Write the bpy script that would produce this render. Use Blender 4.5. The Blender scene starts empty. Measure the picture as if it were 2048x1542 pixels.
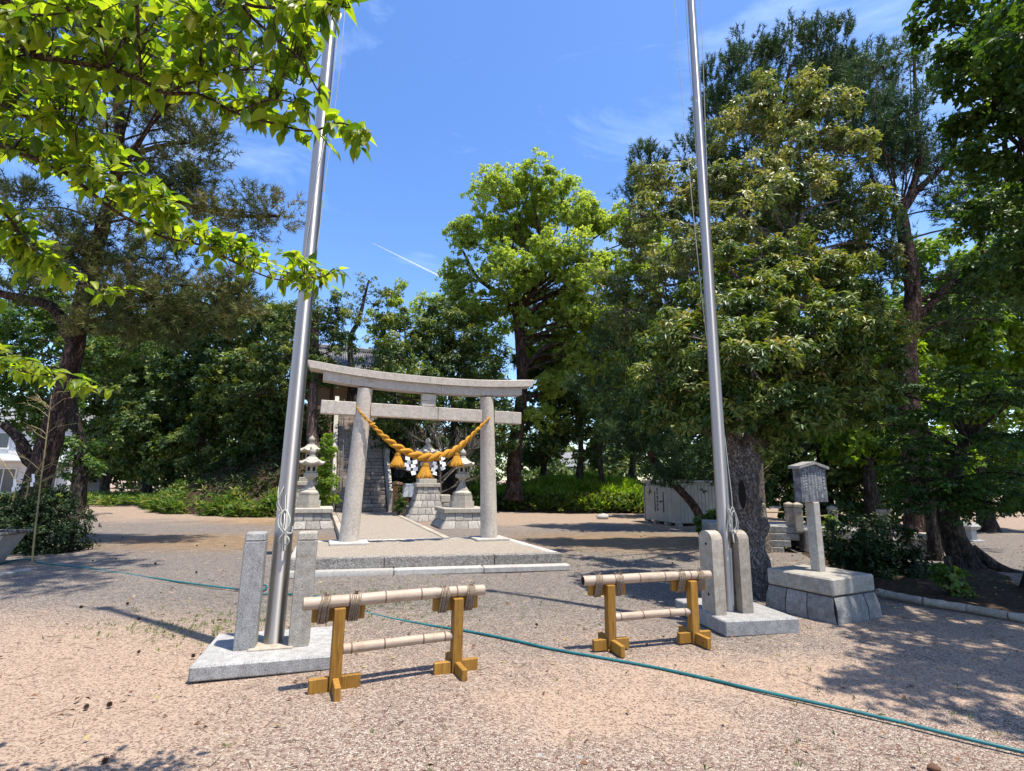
import bpy, math, random
import numpy as np
from mathutils import Vector, Matrix
R = math.radians
random.seed(7)
scene = bpy.context.scene
col = scene.collection

# ------------------------------------------------------------------ camera
F_PX, W_PX, H_PX = 1010.0, 2048.0, 1542.0
EYE = 1.6
PITCH, ROLL = R(10.65), R(0.76)
fw = Vector((0, math.cos(PITCH), math.sin(PITCH)))
R0 = Vector((1, 0, 0)); U0 = Vector((0, -math.sin(PITCH), math.cos(PITCH)))
RV = R0 * math.cos(ROLL) + U0 * math.sin(ROLL)
UV = U0 * math.cos(ROLL) - R0 * math.sin(ROLL)
camd = bpy.data.cameras.new('camera'); cam = bpy.data.objects.new('camera', camd); col.objects.link(cam)
camd.sensor_width = 36.0; camd.lens = 36.0 * F_PX / W_PX
camd.clip_start = 0.05; camd.clip_end = 12000
cm = Matrix((RV, UV, -fw)).transposed().to_4x4(); cm.translation = (0, 0, EYE)
cam.matrix_world = cm
scene.camera = cam

# ------------------------------------------------------------------ light
SUN_EL = R(73.0)
SUN_AZ = math.atan2(2.5, -1.45)          # towards the sun, clockwise from +Y
world = bpy.data.worlds.new('World'); scene.world = world; world.use_nodes = True
wn = world.node_tree.nodes; wl = world.node_tree.links; wn.clear()
sky = wn.new('ShaderNodeTexSky'); sky.sky_type = 'NISHITA'; sky.sun_disc = False
sky.sun_elevation = SUN_EL; sky.sun_rotation = SUN_AZ
sky.air_density = 1.0; sky.dust_density = 0.5; sky.ozone_density = 1.4; sky.altitude = 0
bg = wn.new('ShaderNodeBackground'); bg.inputs[1].default_value = 0.15
wo = wn.new('ShaderNodeOutputWorld')
tc = wn.new('ShaderNodeTexCoord'); mp = wn.new('ShaderNodeMapping'); mp.inputs['Scale'].default_value = (1.0, 1.6, 3.2)
mp.inputs['Rotation'].default_value = (0.2, 0.3, 0.5)
nz = wn.new('ShaderNodeTexNoise'); nz.inputs['Scale'].default_value = 2.3; nz.inputs['Detail'].default_value = 7; nz.inputs['Roughness'].default_value = 0.62
nz.inputs['Distortion'].default_value = 0.6
cr = wn.new('ShaderNodeMapRange'); cr.inputs[1].default_value = 0.50; cr.inputs[2].default_value = 0.85; cr.inputs[3].default_value = 0.0; cr.inputs[4].default_value = 0.42
mx = wn.new('ShaderNodeMix'); mx.data_type = 'RGBA'; mx.inputs[7].default_value = (4.6, 5.6, 7.0, 1)
wl.new(tc.outputs['Generated'], mp.inputs[0]); wl.new(mp.outputs[0], nz.inputs['Vector']); wl.new(nz.outputs[0], cr.inputs[0])
hs = wn.new('ShaderNodeHueSaturation'); hs.inputs['Saturation'].default_value = 1.24; hs.inputs['Hue'].default_value = 0.508
wl.new(sky.outputs[0], hs.inputs['Color'])
wl.new(cr.outputs[0], mx.inputs[0]); wl.new(hs.outputs[0], mx.inputs[6]); wl.new(mx.outputs[2], bg.inputs[0]); wl.new(bg.outputs[0], wo.inputs[0])
sund = bpy.data.lights.new('sun', 'SUN'); sund.energy = 4.4; sund.angle = R(0.53); sund.color = (1.0, 0.935, 0.82)
sun = bpy.data.objects.new('sun', sund); col.objects.link(sun)
SD = Vector((math.sin(SUN_AZ) * math.cos(SUN_EL), math.cos(SUN_AZ) * math.cos(SUN_EL), math.sin(SUN_EL)))
sun.rotation_euler = SD.to_track_quat('Z', 'Y').to_euler(); sun.location = (0, 0, 50)
vs = scene.view_settings
vs.view_transform = 'Standard'; vs.look = 'None'; vs.gamma = 1.0; vs.use_curve_mapping = False
vs.exposure = 0.95
scene.cycles.max_bounces = 10; scene.cycles.diffuse_bounces = 5; scene.cycles.transmission_bounces = 6; scene.cycles.transparent_max_bounces = 6

# ------------------------------------------------------------------ measuring helpers
def ray(px, py):
    return fw + RV * ((px - W_PX / 2) / F_PX) + UV * ((H_PX / 2 - py) / F_PX)
def G(px, py, z=0.0):
    d = ray(px, py); t = (z - EYE) / d.z
    return Vector((0, 0, EYE)) + d * t
def P(px, py, Y):
    d = ray(px, py); t = Y / d.y
    return Vector((0, 0, EYE)) + d * t
def PXM(px, py, Y):                       # metres per photo pixel at that place
    return (P(px + 1, py, Y) - P(px, py, Y)).length

# ------------------------------------------------------------------ node materials
class NT:
    def __init__(s, name):
        s.m = bpy.data.materials.new(name); s.m.use_nodes = True
        s.n = s.m.node_tree.nodes; s.l = s.m.node_tree.links; s.n.clear()
        s.out = s.n.new('ShaderNodeOutputMaterial')
    def node(s, t, **kw):
        x = s.n.new(t)
        for k, v in kw.items(): setattr(x, k, v)
        return x
    def link(s, a, b): s.l.new(a, b)
    def pos(s, scale=(1, 1, 1), coord='world'):
        if coord == 'world': o = s.node('ShaderNodeNewGeometry').outputs['Position']
        else: o = s.node('ShaderNodeTexCoord').outputs['Object']
        mpn = s.node('ShaderNodeMapping'); mpn.inputs['Scale'].default_value = scale
        s.link(o, mpn.inputs[0]); return mpn.outputs[0]
    def noise(s, v, scale, detail=4, rough=0.55, dist=0.0):
        x = s.node('ShaderNodeTexNoise'); x.inputs['Scale'].default_value = scale; x.inputs['Detail'].default_value = detail
        x.inputs['Roughness'].default_value = rough; x.inputs['Distortion'].default_value = dist
        s.link(v, x.inputs['Vector']); return x.outputs[0]
    def voro(s, v, scale, feature='F1', out='Color'):
        x = s.node('ShaderNodeTexVoronoi', feature=feature); x.inputs['Scale'].default_value = scale
        s.link(v, x.inputs['Vector']); return x.outputs[out]
    def ramp(s, f, stops, interp='LINEAR'):
        x = s.node('ShaderNodeValToRGB'); x.color_ramp.interpolation = interp
        e = x.color_ramp.elements
        while len(e) < len(stops): e.new(0.5)
        for i, (p, c) in enumerate(stops):
            e[i].position = p; e[i].color = (c[0], c[1], c[2], 1) if not isinstance(c, (int, float)) else (c, c, c, 1)
        s.link(f, x.inputs[0]); return x.outputs[0]
    def rng(s, f, a, b, c=0.0, d=1.0):
        x = s.node('ShaderNodeMapRange'); x.interpolation_type = 'SMOOTHSTEP'
        for i, v in enumerate((a, b, c, d)): x.inputs[i + 1].default_value = v
        s.link(f, x.inputs[0]); return x.outputs[0]
    def math(s, op, a, b=None):
        x = s.node('ShaderNodeMath', operation=op)
        for i, v in enumerate((a, b)):
            if v is None: continue
            if isinstance(v, (int, float)): x.inputs[i].default_value = v
            else: s.link(v, x.inputs[i])
        return x.outputs[0]
    def mix(s, f, a, b, blend='MIX'):
        x = s.node('ShaderNodeMix', data_type='RGBA', blend_type=blend)
        for i, v in ((0, f), (6, a), (7, b)):
            if isinstance(v, (int, float)): x.inputs[i].default_value = v if i == 0 else (v, v, v, 1)
            elif isinstance(v, tuple): x.inputs[i].default_value = (v[0], v[1], v[2], 1)
            else: s.link(v, x.inputs[i])
        return x.outputs[2]
    def bump(s, h, strength, dist=0.01, normal=None):
        x = s.node('ShaderNodeBump'); x.inputs['Strength'].default_value = strength; x.inputs['Distance'].default_value = dist
        s.link(h, x.inputs['Height'])
        if normal is not None: s.link(normal, x.inputs['Normal'])
        return x.outputs[0]
    def rand(s):
        return s.node('ShaderNodeObjectInfo').outputs['Random']
    def bsdf(s, color, rough=0.85, normal=None, metal=0.0, spec=0.3):
        b = s.node('ShaderNodeBsdfPrincipled')
        for k, v in (('Base Color', color), ('Roughness', rough), ('Metallic', metal)):
            if isinstance(v, tuple): b.inputs[k].default_value = (v[0], v[1], v[2], 1)
            elif isinstance(v, (int, float)): b.inputs[k].default_value = v
            else: s.link(v, b.inputs[k])
        b.inputs['Specular IOR Level'].default_value = spec
        if normal is not None: s.link(normal, b.inputs['Normal'])
        return b.outputs[0]
    def done(s, sh):
        s.link(sh, s.out.inputs[0]); return s.m

def stone(name, light, dark, speck=110, contrast=(0.38, 0.62), bumpy=0.35, bdist=0.006, stain=0.35, stain_col=(0.10, 0.09, 0.075), objvar=0.16, pits=0.0, coarse=0.0):
    t = NT(name); p = t.pos()
    n1 = t.noise(p, speck, 3, 0.7)
    c = t.mix(t.rng(n1, contrast[0], contrast[1]), dark, light)
    big = t.noise(p, 2.6, 6, 0.65, 0.4)
    c = t.mix(t.math('MULTIPLY', t.rng(big, 0.48, 0.75), stain), c, stain_col)
    mid = t.noise(p, 14, 5, 0.6)
    c = t.mix(t.math('MULTIPLY', t.rng(t.noise(t.pos((1, 1, 0.12)), 13, 4, 0.65), 0.52, 0.72), stain * 0.9), c, stain_col)
    c = t.mix(t.math('MULTIPLY', t.rng(t.noise(p, 31, 5, 0.72, 0.3), 0.60, 0.66), stain * 0.8), c, tuple(min(1, x * 1.35) for x in light))
    c = t.mix(t.rng(mid, 0.3, 0.75, 0.0, 0.25), c, t.mix(0.55, c, (1, 1, 1)))
    v = t.math('ADD', t.math('MULTIPLY', t.rand(), objvar * 2), 1.0 - objvar)
    c = t.mix(1.0, c, v, 'MULTIPLY')
    h = t.math('ADD', n1, t.math('MULTIPLY', mid, 1.5))
    if pits:
        vd = t.voro(p, 26, 'F1', 'Distance'); pit = t.rng(vd, 0.06, 0.2)
        c = t.mix(t.math('MULTIPLY', t.math('SUBTRACT', 1.0, pit), pits), c, tuple(x * 0.35 for x in dark))
        h = t.math('ADD', h, t.math('MULTIPLY', pit, 2.0))
    nrm = t.bump(h, bumpy, bdist)
    if coarse:
        nrm = t.bump(t.noise(p, 22, 4, 0.7, 0.5), 0.9, coarse, nrm)
    return t.done(t.bsdf(c, 0.88, nrm, spec=0.25))

def bark(name, c1, c2, zs=0.25, scale=9, dist=0.05, lichen=0.0):
    t = NT(name); p = t.pos((1, 1, zs))
    n = t.noise(p, scale, 6, 0.68, 0.5)
    ridge = t.math('ABSOLUTE', t.math('SUBTRACT', t.noise(p, scale * 1.3, 5, 0.6, 1.2), 0.5))
    crack = t.rng(ridge, 0.0, 0.07)
    c = t.mix(t.rng(n, 0.35, 0.68), c1, c2)
    c = t.mix(t.math('MULTIPLY', t.math('SUBTRACT', 1.0, crack), 0.75), c, tuple(x * 0.45 for x in c1))
    if lichen:
        c = t.mix(t.math('MULTIPLY', t.rng(t.noise(t.pos(), 16, 5, 0.7), 0.56, 0.64), lichen), c, (0.42, 0.42, 0.36))
    nrm = t.bump(t.math('ADD', t.math('MULTIPLY', n, 1.5), crack), 1.0, dist)
    return t.done(t.bsdf(c, 0.92, nrm, spec=0.15))

def leafmat(name, stops, trans=0.3, rough=0.45, tgain=1.6, spec=0.35):
    t = NT(name)
    a = t.node('ShaderNodeAttribute', attribute_name='tint').outputs['Fac']
    f = t.math('FRACT', t.math('ADD', t.math('MULTIPLY', t.rand(), 0.999), a)) if name == 'cherry_leaf' else a
    c = t.ramp(f, stops)
    b = t.bsdf(c, rough, spec=spec)
    tr = t.node('ShaderNodeBsdfTranslucent')
    tcol = t.mix(1.0, c, (tgain, tgain * 1.02, tgain * 0.35), 'MULTIPLY'); t.link(tcol, tr.inputs[0])
    ms = t.node('ShaderNodeMixShader'); ms.inputs[0].default_value = trans
    t.link(b, ms.inputs[1]); t.link(tr.outputs[0], ms.inputs[2])
    return t.done(ms.outputs[0])

def plain(name, c, rough=0.7, metal=0.0, var=0.25, scale=20, spec=0.3, bumpy=0.0):
    t = NT(name); p = t.pos()
    n = t.noise(p, scale, 4, 0.6)
    cc = t.mix(t.rng(n, 0.3, 0.7), tuple(x * (1 - var) for x in c), tuple(min(1, x * (1 + var)) for x in c))
    nr = t.bump(n, bumpy, 0.004) if bumpy else None
    return t.done(t.bsdf(cc, rough, nr, metal, spec))

M = {}
M['granite'] = stone('granite', (0.342, 0.331, 0.315), (0.109, 0.105, 0.099), 130, (0.36, 0.60), 0.25, stain=0.12)
M['granite_warm'] = stone('granite_warm', (0.377, 0.336, 0.274), (0.146, 0.132, 0.108), 120, (0.3, 0.66), 0.35, stain=0.30, pits=0.25)
M['torii_stone'] = stone('torii_stone', (0.559, 0.483, 0.392), (0.298, 0.253, 0.203), 70, (0.3, 0.65), 0.5, stain=0.38, stain_col=(0.197, 0.167, 0.136), pits=0.85, objvar=0.07)
M['lantern_stone'] = stone('lantern_stone', (0.427, 0.383, 0.306), (0.227, 0.200, 0.160), 90, (0.3, 0.65), 0.4, stain=0.5, stain_col=(0.102, 0.093, 0.076), objvar=0.12)
M['kerb_top'] = stone('kerb_top', (0.44, 0.41, 0.365), (0.2, 0.185, 0.165), 100, (0.3, 0.62), 0.3, stain=0.4)
M['rough_kerb'] = stone('rough_kerb', (0.30, 0.27, 0.235), (0.07, 0.062, 0.054), 60, (0.36, 0.6), 0.7, stain=0.45, coarse=0.05)
M['stair_stone'] = stone('stair_stone', (0.309, 0.246, 0.191), (0.137, 0.106, 0.084), 80, (0.3, 0.66), 0.5, stain=0.5, objvar=0.22)
M['masonry'] = stone('masonry', (0.394, 0.360, 0.310), (0.171, 0.152, 0.130), 60, (0.34, 0.62), 0.6, stain=0.45, objvar=0.22, coarse=0.02)
M['concrete'] = stone('concrete', (0.352, 0.296, 0.223), (0.246, 0.206, 0.157), 60, (0.3, 0.7), 0.35, stain=0.35, stain_col=(0.156, 0.140, 0.117), pits=0.5)
M['dark_stone'] = stone('dark_stone', (0.25, 0.238, 0.22), (0.10, 0.095, 0.088), 90, (0.34, 0.62), 0.4, stain=0.4, objvar=0.15, coarse=0.015)
M['slate'] = stone('slate', (0.064, 0.066, 0.079), (0.038, 0.039, 0.048), 60, (0.3, 0.7), 0.2, stain=0.25, stain_col=(0.083, 0.083, 0.090))
M['letter'] = plain('letter', (0.496, 0.504, 0.504), 0.9)
M['ink'] = plain('ink', (0.02, 0.018, 0.018), 0.8)
M['paper'] = plain('paper', (0.8, 0.8, 0.79), 0.8, var=0.04)
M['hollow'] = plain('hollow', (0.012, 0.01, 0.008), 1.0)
M['hosemat'] = plain('hosemat', (0.011, 0.120, 0.128), 0.4, spec=0.5, scale=6)
M['rope_white'] = plain('rope_white', (0.413, 0.405, 0.360), 0.9, scale=160)
M['lash'] = plain('lash', (0.196, 0.150, 0.105), 1.0, var=0.7, scale=170, bumpy=0.6)
M['shedwall'] = plain('shedwall', (0.336, 0.320, 0.280), 0.55, var=0.1, scale=3)
M['shedtrim'] = plain('shedtrim', (0.320, 0.308, 0.272), 0.55, var=0.1, scale=3)
M['white_wall'] = plain('white_wall', (0.576, 0.584, 0.592), 0.8, var=0.05, scale=2)
M['window_glass'] = plain('window_glass', (0.05, 0.07, 0.09), 0.1, spec=0.6)
M['red_roof'] = plain('red_roof', (0.25, 0.1, 0.08), 0.8)
M['tile_roof'] = plain('tile_roof', (0.198, 0.198, 0.203), 0.55, var=0.35, scale=9)
M['grey_wall'] = plain('grey_wall', (0.30, 0.30, 0.31), 0.8, var=0.08, scale=2)
M['dark_wood'] = plain('dark_wood', (0.12, 0.06, 0.035), 0.8)
M['lampwood'] = plain('lampwood', (0.36, 0.2, 0.09), 0.8)
M['board_white'] = plain('board_white', (0.62, 0.66, 0.7), 0.5, var=0.06)
M['steel_dark'] = plain('steel_dark', (0.2, 0.2, 0.2), 0.4, metal=0.8)
M['cone'] = plain('cone', (0.056, 0.032, 0.020), 0.9, var=0.5)
M['crow'] = plain('crow', (0.012, 0.012, 0.014), 0.6)
M['basin'] = plain('basin', (0.375, 0.360, 0.338), 0.8, var=0.12, scale=8)
M['contrail'] = None
t = NT('contrail'); b = t.bsdf((0.85, 0.88, 0.9), 1.0, spec=0.0); tp = t.node('ShaderNodeBsdfTransparent'); ms = t.node('ShaderNodeMixShader'); ms.inputs[0].default_value = 0.4
t.link(tp.outputs[0], ms.inputs[1]); t.link(b, ms.inputs[2]); M['contrail'] = t.done(ms.outputs[0])

# brushed stainless pole: the polish runs round the shaft, so the sun draws a long upright glint
t = NT('stainless'); p = t.pos((60, 60, 1.2)); n = t.noise(p, 5, 3, 0.6)
c = t.mix(n, (0.43, 0.405, 0.375), (0.50, 0.475, 0.445))
bs = t.bsdf(c, 0.46, t.bump(n, 0.03, 0.002), 1.0, 0.5); pb = bs.node
pb.inputs['Anisotropic'].default_value = 0.85; pb.inputs['Anisotropic Rotation'].default_value = 0.25
tg = t.node('ShaderNodeTangent', direction_type='RADIAL', axis='Z'); t.link(tg.outputs[0], pb.inputs['Tangent'])
M['stainless'] = t.done(bs)
# timber
t = NT('timber'); w = t.noise(t.pos((30, 30, 2.2)), 2.2, 6, 0.65, 0.9)
c = t.ramp(w, [(0.28, (0.16, 0.066, 0.010)), (0.44, (0.27, 0.13, 0.02)), (0.58, (0.335, 0.175, 0.03)), (0.75, (0.41, 0.24, 0.058))])
kn = t.voro(t.pos((5, 5, 3.2)), 1.6, 'F1', 'Distance')
c = t.mix(t.rng(kn, 0.05, 0.13, 0.75, 0.0), c, (0.11, 0.045, 0.012))
c = t.mix(t.rng(t.noise(t.pos(), 6, 6, 0.7), 0.5, 0.75, 0, 0.5), c, (0.17, 0.10, 0.045))
c = t.mix(1.0, c, t.math('ADD', 0.82, t.math('MULTIPLY', t.rand(), 0.36)), 'MULTIPLY')
M['timber'] = t.done(t.bsdf(c, 0.65, t.bump(w, 0.45, 0.003), spec=0.25))
# dry bamboo (grain along local X)
t = NT('bamboo'); p = t.pos((3, 60, 60), 'obj'); w = t.noise(p, 1.5, 5, 0.65)
c = t.ramp(w, [(0.25, (0.266, 0.185, 0.126)), (0.5, (0.385, 0.296, 0.222)), (0.8, (0.459, 0.385, 0.318))])
c = t.mix(t.rng(t.noise(t.pos(), 5, 5, 0.7), 0.48, 0.7, 0, 0.6), c, (0.24, 0.15, 0.095))
c = t.mix(t.rng(t.noise(t.pos(), 38, 5, 0.75), 0.58, 0.66, 0, 0.45), c, (0.16, 0.11, 0.08))
M['bamboo'] = t.done(t.bsdf(c, 0.55, t.bump(w, 0.15, 0.002), spec=0.35))
M['node_ring'] = plain('node_ring', (0.173, 0.112, 0.075), 0.8)
M['cane'] = plain('cane', (0.245, 0.189, 0.084), 0.6, scale=12)
# straw rope
t = NT('straw'); w = t.noise(t.pos((1, 1, 1)), 95, 5, 0.75)
c = t.ramp(w, [(0.28, (0.21, 0.082, 0.007)), (0.5, (0.50, 0.235, 0.026)), (0.72, (0.66, 0.39, 0.08))])
M['straw'] = t.done(t.bsdf(c, 0.8, t.bump(w, 0.9, 0.008), spec=0.15))

M['bark_grey'] = bark('bark_grey', (0.17, 0.135, 0.115), (0.33, 0.275, 0.24), 0.6, 17, 0.03, 0.4)
M['bark_pine'] = bark('bark_pine', (0.04, 0.026, 0.02), (0.19, 0.12, 0.09), 0.3, 9, 0.06)
M['bark_dark'] = bark('bark_dark', (0.03, 0.024, 0.02), (0.11, 0.09, 0.07), 0.25, 9, 0.04)
M['bark_cedar'] = bark('bark_cedar', (0.13, 0.09, 0.075), (0.3, 0.22, 0.19), 0.12, 9, 0.05)
M['bark_cherry'] = bark('bark_cherry', (0.06, 0.04, 0.03), (0.2, 0.145, 0.11), 1.0, 40, 0.006)
M['bark_bare'] = bark('bark_bare', (0.16, 0.14, 0.12), (0.3, 0.27, 0.24), 0.3, 14, 0.02)

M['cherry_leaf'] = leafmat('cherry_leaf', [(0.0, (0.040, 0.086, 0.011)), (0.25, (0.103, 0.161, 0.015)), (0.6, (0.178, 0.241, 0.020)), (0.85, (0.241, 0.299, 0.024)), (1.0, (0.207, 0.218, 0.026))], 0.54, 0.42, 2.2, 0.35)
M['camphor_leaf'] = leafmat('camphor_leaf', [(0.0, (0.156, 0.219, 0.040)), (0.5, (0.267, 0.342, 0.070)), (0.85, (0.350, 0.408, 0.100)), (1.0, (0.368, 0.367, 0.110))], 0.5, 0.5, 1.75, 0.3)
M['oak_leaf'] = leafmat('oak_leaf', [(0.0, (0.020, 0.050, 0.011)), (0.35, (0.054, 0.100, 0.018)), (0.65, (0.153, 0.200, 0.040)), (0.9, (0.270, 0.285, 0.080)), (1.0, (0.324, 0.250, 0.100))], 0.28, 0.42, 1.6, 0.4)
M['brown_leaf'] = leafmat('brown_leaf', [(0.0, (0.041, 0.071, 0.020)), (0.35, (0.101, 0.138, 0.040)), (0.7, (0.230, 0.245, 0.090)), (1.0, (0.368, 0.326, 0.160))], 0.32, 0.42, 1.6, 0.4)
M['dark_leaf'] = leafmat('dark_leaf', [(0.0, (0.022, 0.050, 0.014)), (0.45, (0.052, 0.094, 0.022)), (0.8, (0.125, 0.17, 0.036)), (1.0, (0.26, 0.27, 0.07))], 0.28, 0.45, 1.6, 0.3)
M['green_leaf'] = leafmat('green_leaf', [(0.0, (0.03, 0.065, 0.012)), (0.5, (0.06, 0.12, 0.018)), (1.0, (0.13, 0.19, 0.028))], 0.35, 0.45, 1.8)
M['bright_leaf'] = leafmat('bright_leaf', [(0.0, (0.06, 0.12, 0.014)), (0.5, (0.13, 0.21, 0.02)), (1.0, (0.24, 0.3, 0.03))], 0.45, 0.45, 1.9)
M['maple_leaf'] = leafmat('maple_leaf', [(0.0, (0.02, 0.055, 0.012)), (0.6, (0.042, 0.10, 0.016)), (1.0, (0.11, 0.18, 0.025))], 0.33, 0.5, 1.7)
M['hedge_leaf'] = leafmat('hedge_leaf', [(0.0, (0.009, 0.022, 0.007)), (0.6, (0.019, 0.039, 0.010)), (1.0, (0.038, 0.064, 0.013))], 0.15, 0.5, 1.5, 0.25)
M['needle'] = leafmat('needle', [(0.0, (0.022, 0.052, 0.022)), (0.6, (0.05, 0.095, 0.036)), (0.9, (0.11, 0.15, 0.055)), (1.0, (0.19, 0.13, 0.05))], 0.2, 0.55, 1.4, 0.2)
M['needle_brown'] = leafmat('needle_brown', [(0.0, (0.035, 0.055, 0.02)), (0.45, (0.09, 0.11, 0.035)), (0.75, (0.19, 0.165, 0.06)), (1.0, (0.32, 0.16, 0.075))], 0.2, 0.55, 1.5, 0.2)
M['grass_blade'] = leafmat('grass_blade', [(0.0, (0.06, 0.13, 0.016)), (0.45, (0.15, 0.27, 0.026)), (0.85, (0.27, 0.38, 0.045)), (1.0, (0.38, 0.36, 0.12))], 0.45, 0.5, 1.8)
M['weed_leaf'] = leafmat('weed_leaf', [(0.0, (0.039, 0.088, 0.015)), (0.6, (0.088, 0.165, 0.022)), (1.0, (0.264, 0.264, 0.088))], 0.35, 0.5, 1.7)
M['dry_leaf'] = leafmat('dry_leaf', [(0.0, (0.096, 0.040, 0.024)), (0.5, (0.200, 0.096, 0.048)), (1.0, (0.360, 0.288, 0.120))], 0.1, 0.7, 1.2)

# ground
def gmask(t, x, y, cx, cy, rx, ry, nzf, soft=0.55):
    dx = t.math('DIVIDE', t.math('SUBTRACT', x, cx), rx); dy = t.math('DIVIDE', t.math('SUBTRACT', y, cy), ry)
    d = t.math('SQRT', t.math('ADD', t.math('MULTIPLY', dx, dx), t.math('MULTIPLY', dy, dy)))
    d = t.math('ADD', d, t.math('MULTIPLY', t.math('SUBTRACT', nzf, 0.5), 2.2))
    return t.rng(d, 1.0 - soft, 1.0 + soft, 1.0, 0.0)
def pebbles(t, p):
    cell = t.node('ShaderNodeTexVoronoi'); cell.inputs['Scale'].default_value = 82; t.link(p, cell.inputs['Vector'])
    s1 = t.node('ShaderNodeSeparateColor'); t.link(cell.outputs['Color'], s1.inputs[0])
    return s1.outputs[0], cell.outputs['Distance']
t = NT('ground_gravel'); p = t.pos()
sx = t.node('ShaderNodeSeparateXYZ'); t.link(p, sx.inputs[0]); X, Y = sx.outputs[0], sx.outputs[1]
n_big = t.noise(p, 0.55, 5, 0.6, 0.3); n_mid = t.noise(p, 3.5, 6, 0.65); n_fine = t.noise(p, 60, 5, 0.7)
cf, cdist = pebbles(t, p)
peb = t.ramp(cf, [(0.0, (0.159, 0.074, 0.054)), (0.16, (0.202, 0.138, 0.110)), (0.36, (0.275, 0.202, 0.158)), (0.6, (0.355, 0.270, 0.208)), (0.85, (0.439, 0.354, 0.275)), (1.0, (0.561, 0.492, 0.409))])
greyp = t.ramp(cf, [(0.0, (0.092, 0.077, 0.071)), (0.3, (0.159, 0.136, 0.120)), (0.7, (0.250, 0.214, 0.185)), (1.0, (0.391, 0.342, 0.293))])
sand = t.mix(n_fine, (0.287, 0.206, 0.147), (0.439, 0.324, 0.238))
dry = t.mix(t.rng(n_mid, 0.3, 0.7), (0.221, 0.122, 0.049), (0.352, 0.229, 0.101))
grey_m = t.rng(t.math('ADD', Y, t.math('MULTIPLY', n_big, 5.0)), 6.8, 10.0)
pebc = t.mix(grey_m, peb, greyp)
left_sand = t.math('MULTIPLY', t.rng(t.math('ADD', X, t.math('MULTIPLY', n_big, 2.5)), -1.6, 0.4, 1.0, 0.0), t.rng(Y, 5.2, 7.0, 1.0, 0.0))
s_m = t.math('MAXIMUM', t.math('MULTIPLY', left_sand, 0.9), gmask(t, X, Y, 0.7, 4.0, 0.9, 0.5, n_mid))
s_m = t.math('MAXIMUM', s_m, gmask(t, X, Y, 2.6, 4.6, 2.3, 0.5, n_mid))
s_m = t.math('MAXIMUM', s_m, t.rng(n_mid, 0.56, 0.70, 0.0, 0.85))
s_m = t.math('MAXIMUM', s_m, t.math('MULTIPLY', t.rng(t.math('ADD', Y, t.math('MULTIPLY', n_big, 8)), 21, 25), 0.9))
s_m = t.math('MAXIMUM', s_m, gmask(t, X, Y, 8.5, 5.5, 4.0, 2.2, n_mid))
s_m = t.math('MULTIPLY', s_m, t.rng(t.math('ADD', cf, t.math('MULTIPLY', n_fine, 0.3)), 0.1, 0.8, 0.25, 1.0))
c = t.mix(s_m, pebc, sand)
d_m = t.math('MAXIMUM', gmask(t, X, Y, -7.2, 13.2, 3.0, 1.7, n_mid), gmask(t, X, Y, 3.2, 14.5, 3.2, 2.3, n_mid))
d_m = t.math('MAXIMUM', d_m, gmask(t, X, Y, -7.5, 19.5, 3.5, 2.0, n_mid))
c = t.mix(t.math('MULTIPLY', d_m, t.rng(t.noise(p, 11, 6, 0.75), 0.35, 0.6, 0.25, 0.8)), c, dry)
g_m = t.math('MULTIPLY', t.math('MAXIMUM', gmask(t, X, Y, -1.8, 7.0, 2.4, 1.1, n_mid), gmask(t, X, Y, -3.4, 5.9, 1.2, 0.6, n_mid)), t.rng(t.noise(p, 9, 5, 0.7), 0.52, 0.62, 0.0, 0.5))
c = t.mix(g_m, c, (0.084, 0.112, 0.028))
c = t.mix(t.math('MULTIPLY', t.rng(t.noise(p, 1.7, 6, 0.7, 0.6), 0.56, 0.72), 0.4), c, (0.140, 0.087, 0.059))
hgt = t.math('ADD', t.math('MULTIPLY', t.math('SUBTRACT', 1.0, cdist), t.math('SUBTRACT', 1.2, s_m)), t.math('MULTIPLY', n_fine, 0.5))
M['ground'] = t.done(t.bsdf(c, 0.95, t.bump(t.noise(p, 4.5, 4, 0.6), 0.5, 0.05, t.bump(hgt, 1.0, 0.016)), spec=0.12))
t = NT('path_gravel'); p = t.pos(); cf, cdist = pebbles(t, p)
c = t.ramp(cf, [(0.0, (0.163, 0.129, 0.102)), (0.4, (0.265, 0.224, 0.177)), (0.8, (0.340, 0.292, 0.238)), (1.0, (0.408, 0.374, 0.326))])
c = t.mix(t.rng(t.noise(p, 2, 5), 0.5, 0.8, 0, 0.3), c, (0.258, 0.204, 0.150))
M['path'] = t.done(t.bsdf(c, 0.95, t.bump(cdist, 0.7, 0.01), spec=0.12))
t = NT('pebble'); c = t.ramp(t.node('ShaderNodeAttribute', attribute_name='tint').outputs['Fac'], [(0.0, (0.163, 0.080, 0.056)), (0.2, (0.212, 0.167, 0.134)), (0.5, (0.376, 0.302, 0.217)), (0.85, (0.473, 0.406, 0.307)), (1.0, (0.554, 0.509, 0.419))])
M['pebble'] = t.done(t.bsdf(c, 0.85, spec=0.2))
t = NT('soil'); p = t.pos(); n = t.noise(p, 12, 6, 0.7)
c = t.ramp(n, [(0.3, (0.022, 0.015, 0.011)), (0.5, (0.055, 0.036, 0.024)), (0.7, (0.12, 0.072, 0.043))])
c = t.mix(t.rng(t.noise(p, 1.3, 4), 0.5, 0.65, 0, 0.6), c, (0.025, 0.04, 0.012))
M['soil'] = t.done(t.bsdf(c, 1.0, t.bump(n, 0.8, 0.04), spec=0.1))

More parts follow.
